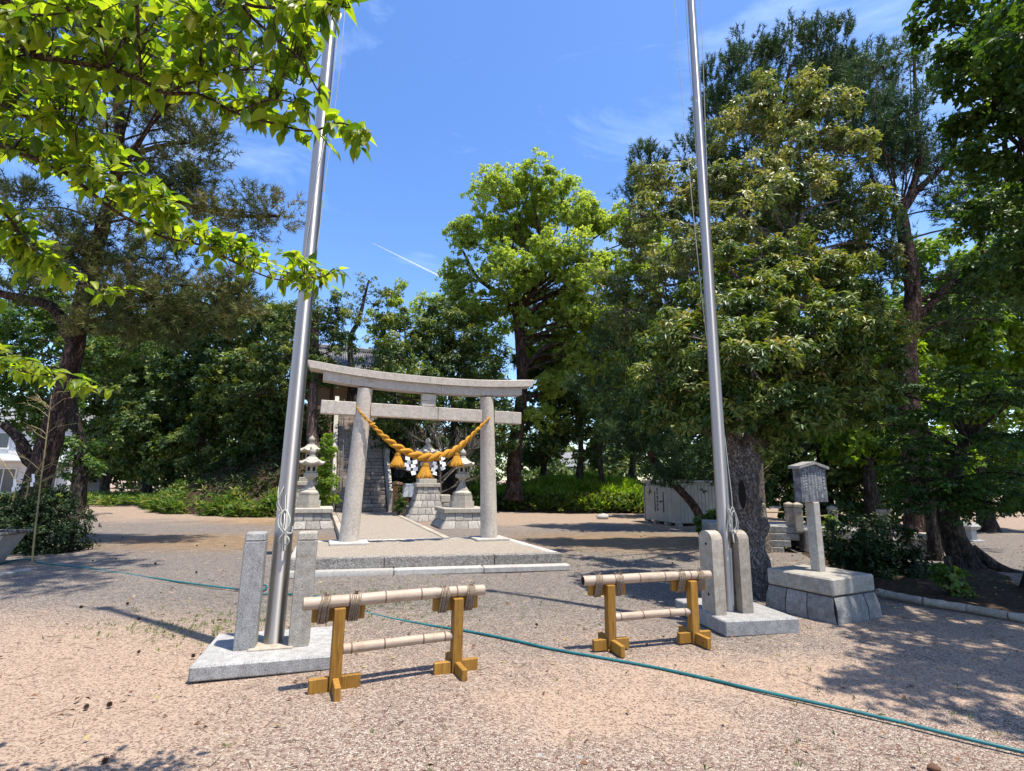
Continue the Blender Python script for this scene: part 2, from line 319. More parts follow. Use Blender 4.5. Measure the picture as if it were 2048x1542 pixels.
# ------------------------------------------------------------------ mesh helpers
_unit = [(-1, -1, -1), (1, -1, -1), (1, 1, -1), (-1, 1, -1), (-1, -1, 1), (1, -1, 1), (1, 1, 1), (-1, 1, 1)]
def frame(loc=(0, 0, 0), rz=0.0):
    return Matrix.Translation(Vector(loc)) @ Matrix.Rotation(rz, 4, 'Z')
class MB:
    def __init__(s): s.v = []; s.f = []
    def add(s, vs, fs, T=None):
        o = len(s.v)
        s.v += [tuple(T @ Vector(v)) if T is not None else tuple(v) for v in vs]
        s.f += [tuple(i + o for i in f) for f in fs]
        return s
    def box(s, c, d, T=None, bev=0.006, top=(1.0, 1.0)):
        hx, hy, hz = d[0] / 2, d[1] / 2, d[2] / 2
        b = min(bev, hx * 0.6, hy * 0.6, hz * 0.6)
        vs = []; idx = {}
        for sx in (-1, 1):
            for sy in (-1, 1):
                for sz in (-1, 1):
                    tx, ty = (top if sz > 0 else (1, 1))
                    X_, Y_ = hx * tx, hy * ty
                    for ax in range(3):
                        q = [sx * (X_ - b), sy * (Y_ - b), sz * (hz - b)]
                        q[ax] = (sx * X_, sy * Y_, sz * hz)[ax]
                        idx[(sx, sy, sz, ax)] = len(vs); vs.append((q[0] + c[0], q[1] + c[1], q[2] + c[2]))
        fs = []
        def k(ax, sgn, a, bb):
            t_ = [0, 0, 0]; o = [i for i in range(3) if i != ax]; t_[ax] = sgn; t_[o[0]] = a; t_[o[1]] = bb
            return idx[(t_[0], t_[1], t_[2], ax)]
        for ax in range(3):
            for sg in (-1, 1):
                q = [k(ax, sg, -1, -1), k(ax, sg, 1, -1), k(ax, sg, 1, 1), k(ax, sg, -1, 1)]
                fs.append(q if (sg > 0) == (ax != 1) else q[::-1])
        for a in range(3):
            o = [i for i in range(3) if i != a]
            for s1 in (-1, 1):
                for s2 in (-1, 1):
                    def g(sa, ax):
                        t_ = [0, 0, 0]; t_[a] = sa; t_[o[0]] = s1; t_[o[1]] = s2
                        return idx[(t_[0], t_[1], t_[2], ax)]
                    fs.append((g(-1, o[0]), g(1, o[0]), g(1, o[1]), g(-1, o[1])))
        for sx in (-1, 1):
            for sy in (-1, 1):
                for sz in (-1, 1):
                    fs.append(tuple(idx[(sx, sy, sz, ax)] for ax in range(3)))
        return s.add(vs, fs, T)
    def tube(s, pts, rad, n=8, cap=True, jit=0.0, T=None, rng=None):
        pts = [Vector(q) for q in pts]; m = len(pts)
        if isinstance(rad, (int, float)): rad = [rad] * m
        vs = []; fs = []
        prev = None
        for i, q in enumerate(pts):
            tg = (pts[min(i + 1, m - 1)] - pts[max(i - 1, 0)])
            if tg.length < 1e-9: tg = Vector((0, 0, 1))
            tg.normalize()
            if prev is None:
                a = Vector((1, 0, 0)) if abs(tg.x) < 0.8 else Vector((0, 1, 0))
                u = (a - tg * a.dot(tg)).normalized()
            else:
                u = prev - tg * prev.dot(tg)
                u = u.normalized() if u.length > 1e-6 else Vector((1, 0, 0))
            prev = u; w = tg.cross(u)
            for k in range(n):
                an = 2 * math.pi * k / n
                r = rad[i] * (1 + (random.uniform(-jit, jit) if jit else 0))
                vs.append(q + u * (math.cos(an) * r) + w * (math.sin(an) * r))
        for i in range(m - 1):
            for k in range(n):
                a, b = i * n + k, i * n + (k + 1) % n
                fs.append((a, b, b + n, a + n))
        if cap:
            fs.append(tuple(range(n - 1, -1, -1))); fs.append(tuple((m - 1) * n + k for k in range(n)))
        return s.add(vs, fs, T)
    def lathe(s, prof, n=12, T=None, ph=0.0, sq=None):
        vs = []; fs = []
        for (r, z) in prof:
            for k in range(n):
                an = 2 * math.pi * (k + ph) / n
                vs.append((math.cos(an) * r, math.sin(an) * r, z))
        m = len(prof)
        for i in range(m - 1):
            for k in range(n):
                a, b = i * n + k, i * n + (k + 1) % n
                fs.append((a, b, b + n, a + n))
        fs.append(tuple(range(n - 1, -1, -1))); fs.append(tuple((m - 1) * n + k for k in range(n)))
        return s.add(vs, fs, T)
    def hull(s, bot, top, T=None):          # loft between two equal loops
        n = len(bot)
        fs = [tuple(range(n - 1, -1, -1)), tuple(range(n, 2 * n))]
        fs += [(k, (k + 1) % n, n + (k + 1) % n, n + k) for k in range(n)]
        return s.add(list(bot) + list(top), fs, T)
    def mesh(s, name, mat, smooth=35):
        me = bpy.data.meshes.new(name); me.from_pydata(s.v, [], s.f); me.update()
        if mat is not None: me.materials.append(mat)
        if smooth:
            me.polygons.foreach_set('use_smooth', [True] * len(me.polygons))
            me.set_sharp_from_angle(angle=R(smooth))
        return me
    def build(s, name, mat, parent=None, smooth=35, T=None):
        return link(name, s.mesh(name, mat, smooth), parent, T)
def link(name, me, parent=None, T=None):
    o = bpy.data.objects.new(name, me); col.objects.link(o)
    if parent is not None: o.parent = parent
    if T is not None: o.matrix_local = T if parent is not None else T
    return o
def tag(o, label=None, cat=None, group=None, kind=None):
    for k, v in (('label', label), ('category', cat), ('group', group), ('kind', kind)):
        if v: o[k] = v
    return o
def thing(name, label, cat, loc=(0, 0, 0), rz=0.0, group=None):
    o = bpy.data.objects.new(name, None); col.objects.link(o); o.empty_display_size = 0.2
    o.location = loc; o.rotation_euler = (0, 0, rz)
    return tag(o, label, cat, group)
def np_mesh(name, V, Fc, mat, tint=None, smooth=False):
    V = np.ascontiguousarray(V, dtype=np.float32); Fc = np.ascontiguousarray(Fc, dtype=np.int32)
    me = bpy.data.meshes.new(name); k = Fc.shape[1]; nf = len(Fc)
    me.vertices.add(len(V)); me.vertices.foreach_set('co', V.ravel())
    me.loops.add(nf * k); me.loops.foreach_set('vertex_index', Fc.ravel())
    me.polygons.add(nf); me.polygons.foreach_set('loop_start', np.arange(0, nf * k, k, dtype=np.int32))
    if smooth: me.polygons.foreach_set('use_smooth', np.ones(nf, dtype=bool))
    me.update(calc_edges=True)
    if tint is not None:
        a = me.attributes.new('tint', 'FLOAT', 'POINT'); a.data.foreach_set('value', np.ascontiguousarray(tint, dtype=np.float32))
    me.materials.append(mat)
    return me
def smooth_path(pts, sub=5):
    pts = [Vector(q) for q in pts]; out = []
    for i in range(len(pts) - 1):
        p0, p1, p2, p3 = pts[max(i - 1, 0)], pts[i], pts[i + 1], pts[min(i + 2, len(pts) - 1)]
        for k in range(sub):
            t_ = k / sub
            out.append(0.5 * ((2 * p1) + (p2 - p0) * t_ + (2 * p0 - 5 * p1 + 4 * p2 - p3) * t_ ** 2 + (3 * p1 - p0 - 3 * p2 + p3) * t_ ** 3))
    out.append(pts[-1]); return out
def lerp_list(a, n):
    xs = np.linspace(0, len(a) - 1, n); return list(np.interp(xs, np.arange(len(a)), a))

# ------------------------------------------------------------------ foliage
def unit(a): return a / np.maximum(np.linalg.norm(a, axis=-1, keepdims=True), 1e-9)
def rosettes(C, A, k, L, Wd, rng, spread=(50, 100), droop=0.35, tint=None, tjit=0.12):
    N = len(C); n = N * k
    c = np.repeat(C, k, 0); a = unit(np.repeat(A, k, 0))
    rv = unit(rng.normal(size=(n, 3))); pr = unit(rv - a * (rv * a).sum(1, keepdims=True))
    s = np.radians(rng.uniform(spread[0], spread[1], (n, 1)))
    d = a * np.cos(s) + pr * np.sin(s); d[:, 2] -= droop * rng.uniform(0.4, 1.3, n); d = unit(d)
    side = unit(np.cross(d, a + rng.normal(size=(n, 3)) * 0.35)); up = np.cross(side, d)
    l = L * rng.uniform(0.65, 1.15, (n, 1)); w = Wd * rng.uniform(0.75, 1.2, (n, 1)) * 0.5
    b = c + d * l * 0.12
    V = np.stack([b, b + d * l * 0.45 + side * w + up * w * 0.35, b + d * l - up * l * 0.12, b + d * l * 0.45 - side * w + up * w * 0.35], 1).reshape(-1, 3)
    i = np.arange(n)[:, None] * 4
    Fc = np.concatenate([i + np.array([[0, 1, 2]]), i + np.array([[0, 2, 3]])], 0)
    t0 = np.repeat(tint if tint is not None else rng.uniform(0, 1, N), k)
    tt = np.clip(t0 + rng.normal(size=n) * tjit, 0, 1)
    return V, Fc, np.repeat(tt, 4)
def shoots(C, A, k, L, slen, rng, width=0.007, ang=(22, 78), tint=None):
    N = len(C); n = N * k
    a = unit(np.repeat(A, k, 0)); f = rng.uniform(0, 1, (n, 1))
    c = np.repeat(C, k, 0) + a * f * slen
    rv = unit(rng.normal(size=(n, 3))); pr = unit(rv - a * (rv * a).sum(1, keepdims=True))
    s = np.radians(rng.uniform(ang[0], ang[1], (n, 1)))
    d = a * np.cos(s) + pr * np.sin(s); side = unit(np.cross(d, rng.normal(size=(n, 3)))) * width * 0.5
    l = L * rng.uniform(0.7, 1.1, (n, 1))
    V = np.stack([c - side, c + side, c + d * l], 1).reshape(-1, 3)
    Fc = np.arange(n * 3).reshape(-1, 3)
    t0 = np.repeat(tint if tint is not None else rng.uniform(0, 0.85, N), k)
    return V, Fc, np.repeat(np.clip(t0 + rng.normal(size=n) * 0.1, 0, 1), 3)
def lobe_world(l, Y):
    px, py, r = l[0], l[1], l[2]; dy = l[3] if len(l) > 3 else 0.0; fl = l[4] if len(l) > 4 else 1.0
    c = P(px, py, Y + dy); s = r * PXM(px, py, Y + dy)
    return np.array(c), np.array([s, s, s * fl])
def clumps(lobes, clump_r, dens, rng, shell=0.55):
    """sub-clumps spread over each lobe: centre, outward axis, lobe index"""
    cs, ax, li = [], [], []
    for i, (c, r) in enumerate(lobes):
        rm = (r[0] * r[1] * r[2]) ** (1 / 3)
        n = max(4, int(dens * (rm / clump_r) ** 2))
        d = unit(rng.normal(size=(n, 3))); f = rng.uniform(shell, 1.0, (n, 1))
        cs.append(c + d * r * f); ax.append(d); li += [i] * n
    return np.concatenate(cs), np.concatenate(ax), np.array(li)
def tree(name, label, base, trunk, r0, lobes, mats, cat='tree', group=None, kind='leaf', clump_r=0.5, dens=3.0, per=26, k=7, L=0.12, Wd=0.05, droop=0.35,
         spread=(45, 100), seed=1, r1=0.05, tint_up=0.5, extra_limbs=(), limb=True, needle_w=0.009, slen=0.25, up=0.5, sides=10, limb_r=0.5, lump=0.0, twig_r=0.012, cz=0.75, shell=0.55):
    """trunk: world points from the ground up; lobes: (centre, radii). root > trunk, crown"""
    rng = np.random.default_rng(seed)
    base = Vector(base); root = thing(name, label, cat, base, group=group); off = -base
    tb = MB(); pts = smooth_path(trunk, 6); rad = lerp_list(list(np.linspace(r0, r1, len(trunk))), len(pts))
    rad = [q * (1 + 0.55 * math.exp(-i * 0.9)) for i, q in enumerate(rad)]
    if lump: rad = [q * (1 + lump * math.sin(i * 1.7)) for i, q in enumerate(rad)]
    if r0 > 0: tb.tube([q + off for q in pts], rad, sides, jit=0.07)
    C, A, LI = clumps(lobes, clump_r, dens, rng, shell)
    if limb and r0 > 0:
        for i, (c, r) in enumerate(lobes):
            cv = Vector(c)
            cand = [(j, (q - cv).length + max(0, (q.z - cv.z)) * 1.5) for j, q in enumerate(pts) if j > len(pts) * 0.3]
            j = min(cand, key=lambda e: e[1])[0]; q = pts[j]
            d = cv - q; mid = q + d * 0.5 + Vector((rng.normal() * 0.08, rng.normal() * 0.08, 0.10)) * d.length
            rr = max(0.02, min(rad[j] * limb_r, 0.022 * d.length + 0.012))
            sp = smooth_path([q, mid, cv], 5)
            tb.tube([e + off for e in sp], list(np.linspace(rr, rr * 0.4, len(sp))), 6, jit=0.05)
            ids = np.where(LI == i)[0]
            for e in ids[:: max(1, len(ids) // 9)]:
                e1 = Vector(C[e]); m2 = cv.lerp(e1, 0.5) + Vector(rng.normal(size=3)) * 0.06 * (e1 - cv).length
                sp = [cv, m2, e1]; tb.tube([x_ + off for x_ in sp], [rr * 0.4, rr * 0.25, twig_r * 0.5], 4, cap=False)
    for (pl, ra, rb) in extra_limbs:
        sp = smooth_path(pl, 6); tb.tube([e + off for e in sp], list(np.linspace(ra, rb, len(sp))), 8, jit=0.06)
    if tb.v: tb.build('trunk', mats[0], root, 60)
    # rosettes on the clumps
    N = len(C); n = N * per
    d = unit(rng.normal(size=(n, 3)) + np.repeat(A, per, 0) * 0.55 + np.array([0, 0, 0.25]))
    rc = clump_r * rng.uniform(0.45, 1.5, (N, 1)); rc = np.repeat(rc, per, 0)
    cc = np.repeat(C, per, 0) + d * rc * rng.uniform(0.45, 1.0, (n, 1)) * np.array([1, 1, cz])
    ax = unit(d + np.array([0, 0, up]) + rng.normal(size=(n, 3)) * 0.3)
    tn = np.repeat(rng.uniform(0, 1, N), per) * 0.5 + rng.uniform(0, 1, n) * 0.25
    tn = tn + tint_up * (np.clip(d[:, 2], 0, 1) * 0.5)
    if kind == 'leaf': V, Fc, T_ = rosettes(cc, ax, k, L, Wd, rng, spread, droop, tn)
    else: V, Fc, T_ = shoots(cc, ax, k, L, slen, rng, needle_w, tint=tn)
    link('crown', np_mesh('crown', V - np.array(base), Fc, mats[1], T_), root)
    return root
def LB(Y, *ls): return [lobe_world(l, Y) for l in ls]
def TP(Y, *pp): return [P(a, b, Y + (c[0] if c else 0)) for a, b, *c in pp]

# ------------------------------------------------------------------ the setting
YAW = R(20.5)
A_ = Vector((math.cos(YAW), math.sin(YAW), 0)); D_ = Vector((-math.sin(YAW), math.cos(YAW), 0))
S0 = G(723, 1024, 0.18)                       # foot of the stairs
HC = S0 + D_ * 9.0; HR, HP, HH = 9.6, 3.0, 5.6
def hill_z(x, y):
    r = math.hypot(x - HC.x, y - HC.y)
    h = HH * max(0.0, min(1.0, (HR - r) / (HR - HP)))
    h += 0.25 * math.sin(x * 0.9) * math.sin(y * 0.7) * min(1, h)
    bx, by = (x - 4.2) / 7.8, (y - 30.0) / 3.6
    q = max(0.0, 1 - math.sqrt(bx * bx + by * by)); h2 = 1.7 * (q * q * (3 - 2 * q)) ** 0.5 if q > 0 else 0
    # the cut for the stairs
    q = Vector((x, y, 0)) - S0; a = q.x * A_.x + q.y * A_.y; dd = q.x * D_.x + q.y * D_.y
    h = max(h, h2)
    if abs(a) < 1.9 and -1 < dd < 9: h = min(h, max(0, (dd - 0.2) * 0.85 - 0.35)) if abs(a) < 1.35 else h * 0.97
    return h
def grid(name, xs, ys, zf, mat, kind='structure'):
    V = [(x, y, zf(x, y)) for y in ys for x in xs]; nx = len(xs)
    Fc = [(j * nx + i, j * nx + i + 1, (j + 1) * nx + i + 1, (j + 1) * nx + i) for j in range(len(ys) - 1) for i in range(nx - 1)]
    me = np_mesh(name, np.array(V), np.array(Fc), mat, smooth=True)
    o = link(name, me); tag(o, kind=kind); return o
gx = np.concatenate([[-4000, -600, -120], np.linspace(-40, 40, 161), [120, 600, 4000]])
gy = np.concatenate([[-4000, -600, -80], np.linspace(-12, 45, 115), [90, 300, 1000, 5000]])
def gz(x, y):
    if abs(x) > 60 or y > 60 or y < -20: return 0.0
    return 0.012 * math.sin(x * 1.3 + 0.5 * y) + 0.01 * math.sin(y * 1.9 - x * 0.7)
grid('ground', gx, gy, gz, M['ground'])
grid('hill', np.linspace(-21, 13, 120), np.linspace(18.5, 41, 90), lambda x, y: hill_z(x, y) - 0.06, M['soil'])

# raised gravel platform below the gate and the path to the stairs (local frame: x along A_, y along D_)
pl = G(697, 1086, 0.26)
TP_ROT = YAW
def proj_x(w):
    d = Vector(w) - Vector((0, 0, EYE)); return W_PX / 2 + F_PX * d.dot(RV) / d.dot(fw)
def proj(w):
    d = Vector(w) - Vector((0, 0, EYE)); z = d.dot(fw); return (W_PX / 2 + F_PX * d.dot(RV) / z, H_PX / 2 - F_PX * d.dot(UV) / z)
span = 2.9
for _ in range(30):
    span += (978 - proj_x(pl + A_ * span)) * 0.008
GC = pl + A_ * (span / 2)                      # gate centre on the platform
def gate_T(x, y, z): return GC + A_ * x + D_ * y + Vector((0, 0, z - 0.26))
def inv_gate(w):
    q = Vector(w) - GC; return q.dot(A_), q.dot(D_)
print('gate centre', GC, 'span', span, 'stairs foot', S0, inv_gate(S0))
fl = inv_gate(G(578, 1120, 0.26)); fr = inv_gate(G(1128, 1110, 0.26)); bl = inv_gate(G(592, 1081, 0.26)); br = inv_gate(G(1007, 1075, 0.26))
print('platform', fl, fr, bl, br)
PX0, PX1 = -2.05, 2.35
PY0 = -1.22; PY1 = 0.42
gate_frame = Matrix.Translation((GC.x, GC.y, 0)) @ Matrix.Rotation(YAW, 4, 'Z')
plat = thing('gate_platform', 'raised gravel platform with rough granite kerb steps below the stone gate', 'platform', (GC.x, GC.y, 0), YAW)
def kerb_seg(parent, name, p, q, z, d, h, lens, mat, inset=0.0):
    """kerb stones in a row from p to q; the row's outer face lies on the line p-q, the stones to its left"""
    p, q = Vector(p), Vector(q); u = (q - p).normalized(); L_ = (q - p).length; nn = Vector((-u.y, u.x)); an = math.atan2(u.y, u.x)
    x = 0.0; i = 0
    while x < L_ - 0.05:
        l = min(lens[i % len(lens)], L_ - x)
        if L_ - x - l < 0.3: l = L_ - x
        mb = MB(); mb.box((0, 0, 0), (l - 0.008, d, h), bev=0.014)
        mb.v = [(a_ + random.uniform(-.004, .004), b_ + random.uniform(-.006, .006), c_ + random.uniform(-.003, .003)) for a_, b_, c_ in mb.v]
        c = p + u * (x + l / 2) + nn * (d / 2 + inset)
        mb.build(name, mat, parent, 30, Matrix.Translation((c.x, c.y, z)) @ Matrix.Rotation(an, 4, 'Z')); x += l; i += 1
FL, FR, BL, BR = (-2.62, -2.05), (2.15, -2.62), (-2.55, .62), (2.05, .36)
mb = MB(); q4 = [(FL[0] + .1, FL[1] + .1), (FR[0] - .1, FR[1] + .1), (BR[0] - .1, BR[1] - .1), (BL[0] + .1, BL[1] - .1)]
mb.hull([(x, y, -.02) for x, y in q4], [(x, y, .252) for x, y in q4]); mb.build('gravel_bed', M['path'], plat, 0)
kerb_seg(plat, 'kerb_stone', FL, FR, 0.175, 0.17, 0.19, [1.55, 1.95, 1.4], M['rough_kerb'])
kerb_seg(plat, 'step_stone', (FL[0] - .06, FL[1] - .23), (FR[0] + .06, FR[1] - .23), 0.04, 0.228, 0.10, [1.75, 1.55, 1.6], M['kerb_top'])
kerb_seg(plat, 'kerb_stone', (FR[0], FR[1] + .175), BR, 0.172, 0.15, 0.19, [1.3, 1.6], M['kerb_top'])
kerb_seg(plat, 'kerb_stone', BL, (FL[0], FL[1] + .175), 0.172, 0.15, 0.19, [1.3, 1.6], M['kerb_top'])
kerb_seg(plat, 'kerb_stone', (BR[0] - .155, BR[1]), (BL[0] + .155, BL[1]), 0.17, 0.14, 0.19, [0.9, 1.0, 0.8], M['kerb_top'])
PY1 = .62
PW0, PW1 = inv_gate(G(668, 1060, 0.2))[0], inv_gate(G(885, 1060, 0.2))[0]
sl = inv_gate(S0)
PW0, PW1 = sl[0] - 1.15, sl[0] + 1.25
pth = thing('approach_path', 'pale gravel path with stone kerbs running from the gate to the stairs', 'path', (GC.x, GC.y, 0), YAW); pth['kind'] = 'structure'
PYe = sl[1] - 0.05
mb = MB(); mb.box(((PW0 + PW1) / 2, (PY1 + PYe) / 2, 0.09), (PW1 - PW0 - 0.2, PYe - PY1 - 0.02, 0.18), bev=0.004); mb.build('gravel_bed', M['path'], pth, 0)
for sx in (PW0, PW1):
    y = PY1 + 0.01
    while y < PYe - 0.2:
        l = min(random.uniform(0.9, 1.3), PYe - y)
        mb = MB(); mb.box((0, 0, 0), (0.16, l - .01, 0.2), bev=0.012); mb.build('kerb_stone', M['concrete'], pth, 30, Matrix.Translation((sx, y + l / 2, 0.095))); y += l

# ------------------------------------------------------------------ stone stairs
st = thing('stone_staircase', 'long flight of weathered stone steps climbing the wooded mound behind the gate', 'staircase', (S0.x, S0.y, 0), YAW)
SW = 2.15; NS = 33; RISE, RUN = 0.172, 0.2
blocks = []
for q in range(6):
    mb = MB(); mb.box((0, 0, 0), (1, 1, 1), bev=0.05)
    mb.v = [(a + random.uniform(-.012, .012), b + random.uniform(-.03, .03), c + random.uniform(-.02, .02)) for a, b, c in mb.v]
    blocks.append(mb.mesh('step_block', M['stair_stone'], 30))
for i in range(NS):
    x = -SW / 2; cuts = [SW * f for f in (0.38, 0.34, 0.4)] if i % 2 else [SW * f for f in (0.25, 0.42, 0.4)]
    for l in cuts:
        l = min(l * random.uniform(0.85, 1.15), SW / 2 - x)
        if SW / 2 - x - l < 0.2: l = SW / 2 - x
        if l < 0.05: break
        o = link('step_block', random.choice(blocks), st, Matrix.Translation((x + l / 2, i * RUN + 0.21, 0.18 + (i + 0.5) * RISE - 0.01)) @ Matrix.Diagonal((l - 0.012, 0.42, RISE - 0.012, 1)))
        x += l
SL = RISE / RUN
for sx, nm in ((-SW / 2 - 0.14, 'l'), (SW / 2 + 0.14, 'r')):
    for i in range(0, 6):
        y0 = i * 1.1; y1 = y0 + 1.09
        mb = MB(); z0 = 0.18 + y0 * SL; z1 = 0.18 + y1 * SL; w = 0.11
        mb.hull([(-w, y0, z0 - .3), (w, y0, z0 - .3), (w, y1, z1 - .3), (-w, y1, z1 - .3)], [(-w, y0, z0 + .3), (w, y0, z0 + .3), (w, y1, z1 + .3), (-w, y1, z1 + .3)])
        mb.build('side_kerb', M['masonry'], st, 0, Matrix.Translation((sx, 0, 0)))
        if i % 2 == 0 and i < 4:
            mb = MB(); mb.box((0, 0, 0.5), (0.2, 0.2, 1.0), bev=.012); mb.box((0, 0, 1.04), (0.25, 0.25, 0.09), bev=.02, top=(0.7, 0.7))
            mb.build('baluster', M['lantern_stone'], st, 30, Matrix.Translation((sx, y0 + 0.0, z0 - 0.1)))
            if i < 2:
                mb = MB(); yA, yB = y0 + .1, y0 + 2.1; mb.hull([(-.06, yA, yA * SL + .82), (.06, yA, yA * SL + .82), (.06, yB, yB * SL + .82), (-.06, yB, yB * SL + .82)],
                        [(-.06, yA, yA * SL + .96), (.06, yA, yA * SL + .96), (.06, yB, yB * SL + .96), (-.06, yB, yB * SL + .96)])
                mb.build('balustrade_rail', M['lantern_stone'], st, 0, Matrix.Translation((sx, 0, 0.05)))
mb = MB(); mb.tube([(-.85, 0.15, .18), (-.85, 0.15, 1.0), (-.85, 5.8, 1.0 + 5.65 * SL), (-.85, 5.8, .2 + 5.65 * SL)], .022, 8)
mb.build('handrail', M['steel_dark'], st, 40)

# shrine building on top of the mound
SHC = HC + D_ * 1.6 + A_ * -0.5
sh = thing('shrine_building', 'grey tiled shrine roof showing between the trees above the gate', 'shrine', (SHC.x, SHC.y, HH - 0.1), YAW)
mb = MB(); mb.box((0, 0, 1.1), (4.6, 3.4, 2.4), bev=.02); mb.build('wall', M['dark_wood'], sh, 0)
for sx in (-1.5, -.5, .5, 1.5):
    mb = MB(); mb.box((sx, -1.72, 1.1), (.8, .06, 1.7), bev=.01); mb.build('door', M['lampwood'], sh, 0)
for sgn in (-1, 1):
    rp = MB(); rp.hull([(-3, 0, 4.15), (3, 0, 4.15), (3, sgn * 2.9, 2.15), (-3, sgn * 2.9, 2.15)][::sgn], [(-3, 0, 4.3), (3, 0, 4.3), (3, sgn * 2.9, 2.3), (-3, sgn * 2.9, 2.3)][::sgn])
    ro = rp.build('roof', M['tile_roof'], sh, 0)
    tl = MB(); n = 46
    for i in range(n):
        x = -2.95 + 5.9 * i / (n - 1)
        for j in range(14):
            a, b = j / 14, (j + 1) / 14
            tl.tube([(x, sgn * 2.9 * a, 4.34 - 2.0 * a - .0), (x, sgn * 2.9 * b, 4.36 - 2.0 * b)], [.03, .05], 5, cap=False)
    tag(tl.build('roof_tiles', M['tile_roof'], ro, 60), kind='stuff')
mb = MB(); mb.box((0, 0, 4.42), (6.2, .34, .3), bev=.06); mb.build('ridge', M['tile_roof'], sh, 30)

# ------------------------------------------------------------------ houses beyond the grounds
def house(label, c, rz, w, d, h, roofm, wins, wm='white_wall'):
    r = thing('house', label, 'house', c, rz)
    mb = MB(); mb.box((0, 0, h / 2), (w, d, h), bev=.02); mb.build('wall', M[wm], r, 0)
    mb = MB(); mb.hull([(-w / 2 - .4, -d / 2 - .5, h + .002), (w / 2 + .4, -d / 2 - .5, h + .002), (w / 2 + .4, d / 2 + .5, h + .002), (-w / 2 - .4, d / 2 + .5, h + .002)],
                       [(-w / 2 - .4, -.1, h + 1.5), (w / 2 + .4, -.1, h + 1.5), (w / 2 + .4, .1, h + 1.5), (-w / 2 - .4, .1, h + 1.5)]); mb.build('roof', M[roofm], r, 0)
    for (x, z, ww, hh) in wins:
        mb = MB()
        for sx in (-1, 1): mb.box((x + sx * ww / 2, -d / 2 - .03, z), (.1, .12, hh + .1), bev=.005)
        for sz in (-1, 1): mb.box((x, -d / 2 - .028, z + sz * hh / 2), (ww - .1, .11, .1), bev=.005)
        mb.box((x, -d / 2 - .025, z), (.07, .1, hh - .1), bev=.005)
        f = mb.build('window', M['white_wall'], r, 0)
        mb = MB(); mb.box((x, -d / 2 - .005, z), (ww - .02, .04, hh - .02), bev=.002); mb.build('pane', M['window_glass'], f, 0)
    mb = MB(); mb.box((0, -d / 2 - .6, 2.6), (w, 1.2, .12), bev=.01); mb.build('canopy', M['white_wall'], r, 0)
    return r
hp = P(60, 905, 40); house('white two storey house with blue windows seen behind the leaning pine', (hp.x - 2.6, 42, 0), R(22), 9.6, 7, 5.4, 'tile_roof', [(-3.6, 1.1, 1.5, 1.8), (-1.6, 1.1, 1.5, 1.8), (.6, 1.1, 1.5, 1.8), (3.0, 1.1, 1.7, 1.8), (-3, 4.1, 1.8, 1.2), (-.3, 4.1, 1.8, 1.2), (3.2, 4.1, 2.2, 1.2)])
hp = P(1175, 930, 50); house('white walled house glimpsed beyond the grassy bank', (hp.x - .5, 52, 0), R(-8), 5, 5, 3.0, 'tile_roof', [(-1.6, 1.9, 1.2, 1.4), (.9, 1.9, 1.4, 1.4)], 'grey_wall')


# ------------------------------------------------------------------ trees
def gbase(px, Y, z=0.0):
    b = P(px, 960, Y); return Vector((b.x, b.y, z))
# camphor behind the gate
b = gbase(1028, 27.0, 0.6)
tree('camphor_tree', 'tall spreading yellow green broadleaf tree rising against the sky behind the gate', b,
     [b, P(1030, 900, 27), P(1044, 780, 27), P(1040, 680, 27), P(1032, 618, 27)], 0.4,
     LB(27, (1060, 380, 62), (995, 395, 55, -1), (1125, 405, 55, 1), (935, 470, 45, -1), (1060, 465, 62, 1.5), (1165, 440, 50), (922, 550, 40), (1000, 545, 55, -1.5), (1090, 560, 58, 1.5),
        (1180, 520, 55, -1), (1228, 450, 42), (945, 625, 42), (1150, 620, 55), (1235, 560, 55), (1225, 650, 50, -1), (1105, 690, 45, 1), (1165, 720, 42), (1055, 650, 34), (1290, 470, 45), (1290, 560, 45), (1110, 770, 42), (1190, 790, 42, 1), (1250, 740, 46, 1), (1080, 840, 30), (1330, 520, 40, 2), (1310, 640, 44, 2), (1270, 690, 40, 1.5), (1090, 640, 46, 1), (1140, 680, 46, 1), (1180, 650, 46, -1), (1200, 720, 44), (1060, 700, 32, 1.5), (900, 600, 34), (1150, 580, 46, -1.5), (1040, 590, 36, 1), (1330, 720, 40, 2), (1000, 470, 45, 1), (1110, 500, 50, -1.5), (1050, 540, 40, -2), (980, 620, 34)),
     (M['bark_pine'], M['camphor_leaf']), clump_r=0.6, dens=4.3, per=22, k=9, L=0.19, Wd=0.10, seed=11, shell=.25, tint_up=.6, r1=0.24, limb_r=0.32, spread=(30, 110),
     extra_limbs=[(TP(27, (1032, 630), (1000, 590), (955, 555), (925, 500)), .2, .06), (TP(27, (1032, 625), (1075, 575), (1080, 480), (1065, 400)), .22, .05),
                  (TP(27, (1035, 640), (1110, 590), (1165, 540), (1240, 520)), .19, .05), (TP(27, (1045, 740), (1100, 690), (1160, 690), (1230, 660)), .17, .05)])
